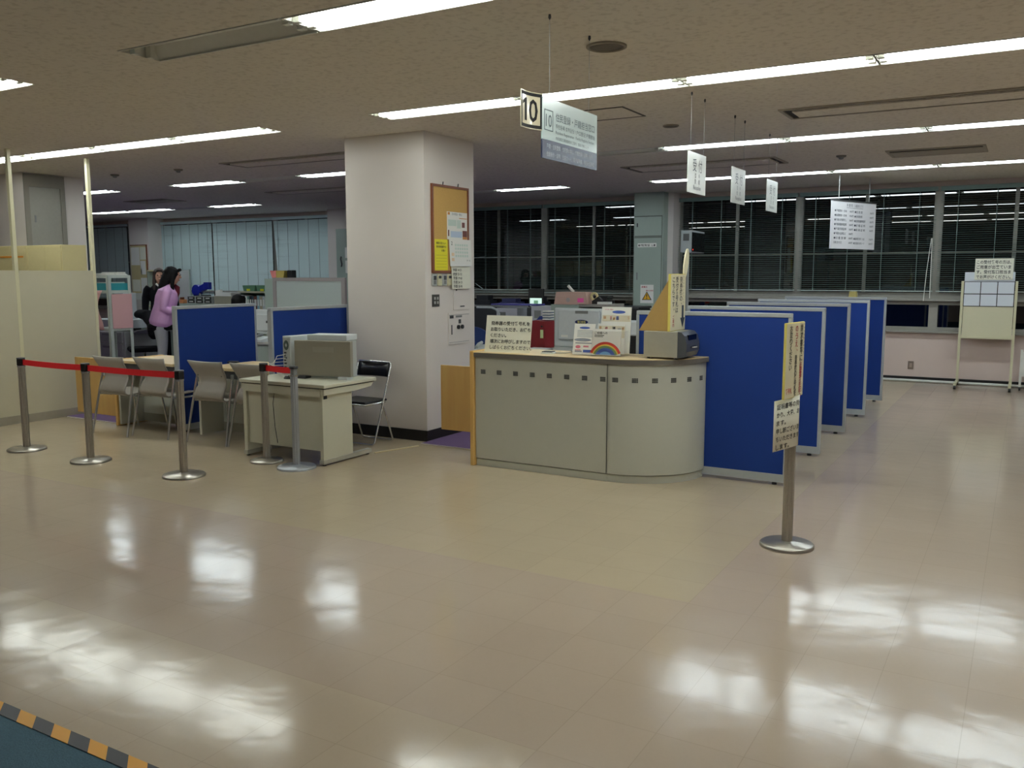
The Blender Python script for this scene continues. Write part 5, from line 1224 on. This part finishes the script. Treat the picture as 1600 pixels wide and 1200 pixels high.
g = G(); write(g, '窓口担当', .045, .372, .034, -.0435, 'c', .095, .012); obj('lettering', g, mat('sticker_yellow', (232, 226, 120), .5, var=0), st)
obj('label', G().box(-.20, -.12, -.042, -.04, .215, .24), M_PAPER, t)
t = thing('file_box', 'dark red file box standing on the desk behind the counter', 'file box', (-5.12, 9.45, .70), .0)
obj('box', G().prism([(-.13, 0), (.12, 0), (.12, .33), (.0, .345), (-.09, .33), (-.13, .27)], -.1, .16, axes='xzy'), mat('dark_red_card', (128, 14, 24), .5), t, bevel=.004); obj('spine_label', G().box(.065, .105, -.103, -.1, .13, .23), mat('pale_green_label', (206, 220, 160), .6), t); obj('finger_hole', G().tube([(.085, -.099, .27), (.085, -.103, .27)], .012, 14), M_INK, t)
tag(obj('blue_folder', G().prism([(-.1, 0), (.02, 0), (.02, .05), (-.05, .05)], 0, .12, axes='xzy'), mat('folder_blue', (30, 50, 130), .5), loc=(-5.16, 9.62, 1.03)), 'blue folder showing above the red file box', 'folder')
g = G()
for k in range(7): g.box(-.05+.004*(k % 2), .045, 0, .12, k*.016, k*.016+.013, k % 2)
tag(obj('document_stack', g, [M_PAPER, mat('slate_print', (110, 124, 140), .6)], loc=(-5.03, 9.45, 1.046)), 'little stack of striped booklets on the red file box', 'papers', 'paper stacks')
t = thing('letter_tray', 'grey letter tray in front of the red file box', 'tray', (-4.86, 8.92, .70), 0, ); obj('tray', G().box(-.13, .13, -.1, .14, 0, .035), mat('tray_grey', (140, 142, 144), .5), t, bevel=.004); obj('paper', G().box(-.11, .11, -.08, .12, .035, .045), M_PAPER, t)
t = thing('keyboard', 'black keyboard on the desk in front of the white monitor', 'keyboard', (-4.62, 8.40, .70), .15); obj('case', G().box(-.2, .22, -.1, .1, 0, .025), M_BLACK, t, bevel=.005)
kg = G()
for i in range(14):
    for j in range(5): kg.box(-.185+i*.0275, -.163+i*.0275, -.08+j*.032, -.053+j*.032, .025, .031)
obj('keys', kg, M_DARKGREY, t)['kind'] = 'stuff'
office_chair('dark blue office chair left behind the counter', (-6.1, 9.6, 0), .3, mat('navy_fabric', (36, 56, 110), .9))
t = thing('low_cabinet', 'grey cabinet under the pink wooden box behind the counter', 'cabinet', (-5.15, 10.75, 0)); obj('body', G().box(-.42, .0, -.15, .3, 0, 1.19), M_GREYSTEEL, t, bevel=.003)
obj('open_shelf', G().box(.0, .46, -.15, .3, 1.165, 1.20).box(.44, .46, -.15, .3, 0, 1.165).box(.0, .44, .28, .3, 0, 1.165).box(0, .44, -.15, .28, .80, .82), mat('shelf_grey_trim', (150, 146, 138), .5), t)
t = thing('wooden_box', 'pinkish wooden box with a pink label on the grey cabinet', 'box', (-5.27, 10.68, 1.193)); obj('box', G().prism([(-.25, 0), (.25, 0), (.21, .165), (-.22, .165)], -.08, .14, axes='xzy'), wood('pink_wood', (196, 160, 146), (208, 176, 162), 0, 2.5, .6), t, bevel=.003)
obj('pink_label', G().box(.10, .19, -.083, -.08, .03, .085), mat('pink_label', (236, 90, 170), .6), t); obj('crest', G().tube([(-.04, -.080, .06), (-.04, -.083, .06)], .03, 18), mat('crest_grey', (176, 168, 166), .6), t)
t = thing('tape_dispenser', 'black tape dispenser with a cream tape roll right of the wooden box', 'tape dispenser', (-4.98, 10.72, 1.201)); obj('base', G().prism([(-.02, 0), (.12, 0), (.12, .05), (.07, .1), (-.02, .04)], -.03, .03, axes='xzy'), M_BLACK, t)
rg = G(); ns = 24
rg.add([(-.0+r*math.cos(2*PI*k/ns), y, .10+r*math.sin(2*PI*k/ns)) for y in (-.015, .015) for r in (.055, .032) for k in range(ns)], [(k, (k+1) % ns, ns+(k+1) % ns, ns+k) for k in range(ns)]+[(2*ns+k, 3*ns+k, 3*ns+(k+1) % ns, 2*ns+(k+1) % ns) for k in range(ns)]+[(k, 2*ns+k, 2*ns+(k+1) % ns, (k+1) % ns) for k in range(ns)]+[(ns+k, ns+(k+1) % ns, 3*ns+(k+1) % ns, 3*ns+k) for k in range(ns)])
obj('tape_roll', rg, mat('cream_tape', (220, 206, 150), .5), t)
tag(obj('white_tube', G().tube([(-5.3, 10.74, 1.36), (-5.38, 10.74, 1.44)], .02, 12), M_PAPER), 'white tube sticking out above the wooden box', 'tube')
tag(obj('note_pad', G().box(-.08, .08, -.06, .06, 0, .03), M_PAPER, loc=(-4.82, 10.7, 1.201)), 'white note pad on the grey cabinet right of the tape dispenser', 'note pad')
desk('grey desk in the far back office left of the wooden box', -7.2, -5.8, 10.75, 11.95)
def printer(label, x, y, z, w, h, arm=False):
    t = thing('printer', label, 'printer', (x, y, z), 0, 'pale grey printers behind the counter'); obj('body', G().box(-w, w, 0, .3, 0, h), mat('printer_lilac_grey', (184, 184, 194), .45), t, bevel=.01); obj('tray', G().box(-w*.8, w*.8, -.06, 0, h*.2, h*.25), M_DEVWHITE, t); obj('panel', G().box(-w*.7, -w*.1, -.004, 0, h*.6, h*.85), M_MIDGREY, t)
    return t
printer('left pale grey printer behind the cream counter notice', -6.62, 11.2, .701, .18, .40); printer('right pale grey printer left of the wooden box', -6.03, 11.2, .701, .18, .44)
t = thing('purple_folder_rest', 'long purple folder lying across the printers', 'folder', (-6.5, 11.28, 1.142)); obj('cover', G().box(-.38, .40, -.1, .15, 0, .022), mat('folder_purple', (70, 66, 150), .5), t, bevel=.004)
obj('pages', G().box(-.36, .38, -.09, .14, -.0, .0), M_PAPER, t) if False else None
t = thing('handle_bar', 'curved pale grey handle bar in front of the printers', 'bar', (-6.75, 10.9, .001)); obj('bar', G().tube([(-.2, 0, 1.115), (.05, 0, 1.115), (.13, 0, 1.09), (.18, 0, 1.03), (.19, 0, .715)], .016, 10), M_PANELFRAME, t); obj('bar_foot', G().lathe([(.05, .7), (.05, .715)], (.19, 0, 0), 16), M_PANELFRAME, t)  # plain curved bar on a foot, carries no lamp
t = thing('small_screen', 'small lit screen with a pale green picture near the windows', 'screen', (-6.35, 11.6, 1.02)); obj('casing', G().box(-.13, .13, 0, .03, .08, .36), M_BLACK, t, bevel=.006); obj('stand', G().box(-.03, .03, .0, .03, -.3, .09).box(-.09, .09, -.06, .08, -.318, -.3), M_BLACK, t)
obj('display', G().box(-.1, .1, -.003, 0, .1, .22), mat('screen_pale_glow', (180, 200, 190), .3, var=0, emit=(.55, .75, .66, .8)), t); obj('picture', G().box(-.03, .04, -.005, -.003, .125, .185), mat('screen_green', (80, 130, 90), .3, var=0, emit=(.2, .4, .25, .5)), t)
t = thing('low_cabinet', 'low dark cabinet under the windows behind the printers', 'cabinet', (-8.0, 13.5, 0)); obj('body', G().box(-1.0, 1.6, -.2, .3, 0, 1.02), mat('charcoal_steel', (44, 46, 50), .5), t); obj('top', G().box(-1.02, 1.62, -.22, .32, 1.02, 1.05), M_MIDGREY, t)
for k, (xx, w, h) in enumerate(((-8.4, .16, .17), (-7.85, .18, .12), (-7.3, .15, .15), (-6.85, .1, .18))):
    tag(obj('file_tray', G().box(-w, w, -.1, .15, 0, h*.5).box(-w+.03, w-.05, -.08, .1, h*.5, h), mat(('tray_charcoal', 'tray_navy')[k % 2], ((34, 36, 42), (52, 54, 96))[k % 2], .5), loc=(xx, 13.45, 1.051)), ('first', 'second', 'third', 'fourth')[k]+' dark tray from the left on the low cabinet under the windows', 'tray', 'dark trays under the windows')
t = thing('low_cabinet', 'low black cabinet between the wooden box and the steel cabinet', 'cabinet', (-5.75, 13.0, 0)); obj('body', G().box(-.5, .55, -.2, .3, 0, 1.06), M_BLACK, t); obj('top', G().box(-.52, .57, -.22, .32, 1.06, 1.09), M_DARKGREY, t)
tag(obj('label_printer', G().box(-.2, .2, -.1, .12, 0, .12).box(-.12, .22, -.12, .1, .12, .16), M_BLACK, loc=(-5.95, 12.95, 1.091), bevel=.006), 'flat black machine on the low black cabinet', 'machine')
t = thing('telephone', 'white desk telephone at the left end behind the counter', 'telephone', (-5.36, 8.55, .70), .2); obj('base', G().prism([(-.1, 0), (.1, 0), (.1, .09), (-.1, .03)], -.09, .09, axes='yzx'), M_DEVWHITE, t); obj('handset', G().tube([(-.06, -.08, .07), (-.06, 0, .10), (-.06, .09, .11)], .02, 8), M_DEVICE, t)
t = thing('card_reader', 'small white terminal standing behind the telephone', 'terminal', (-5.33, 8.85, .70)); obj('body', G().box(-.07, .07, 0, .1, 0, .22), M_DEVWHITE, t, bevel=.01); obj('screen', G().box(-.05, .05, -.004, 0, .1, .19), M_DARKGREY, t)
t = thing('desktop_printer', 'white printer between the leaflets and the nearest blue divider', 'printer', (-3.5, 8.55, .70)); obj('body', G().box(-.2, .2, 0, .35, 0, .26), M_BLACK, t, bevel=.008); obj('lid', G().box(-.2, .2, -.01, .35, .26, .40), M_DEVWHITE, t, bevel=.01)
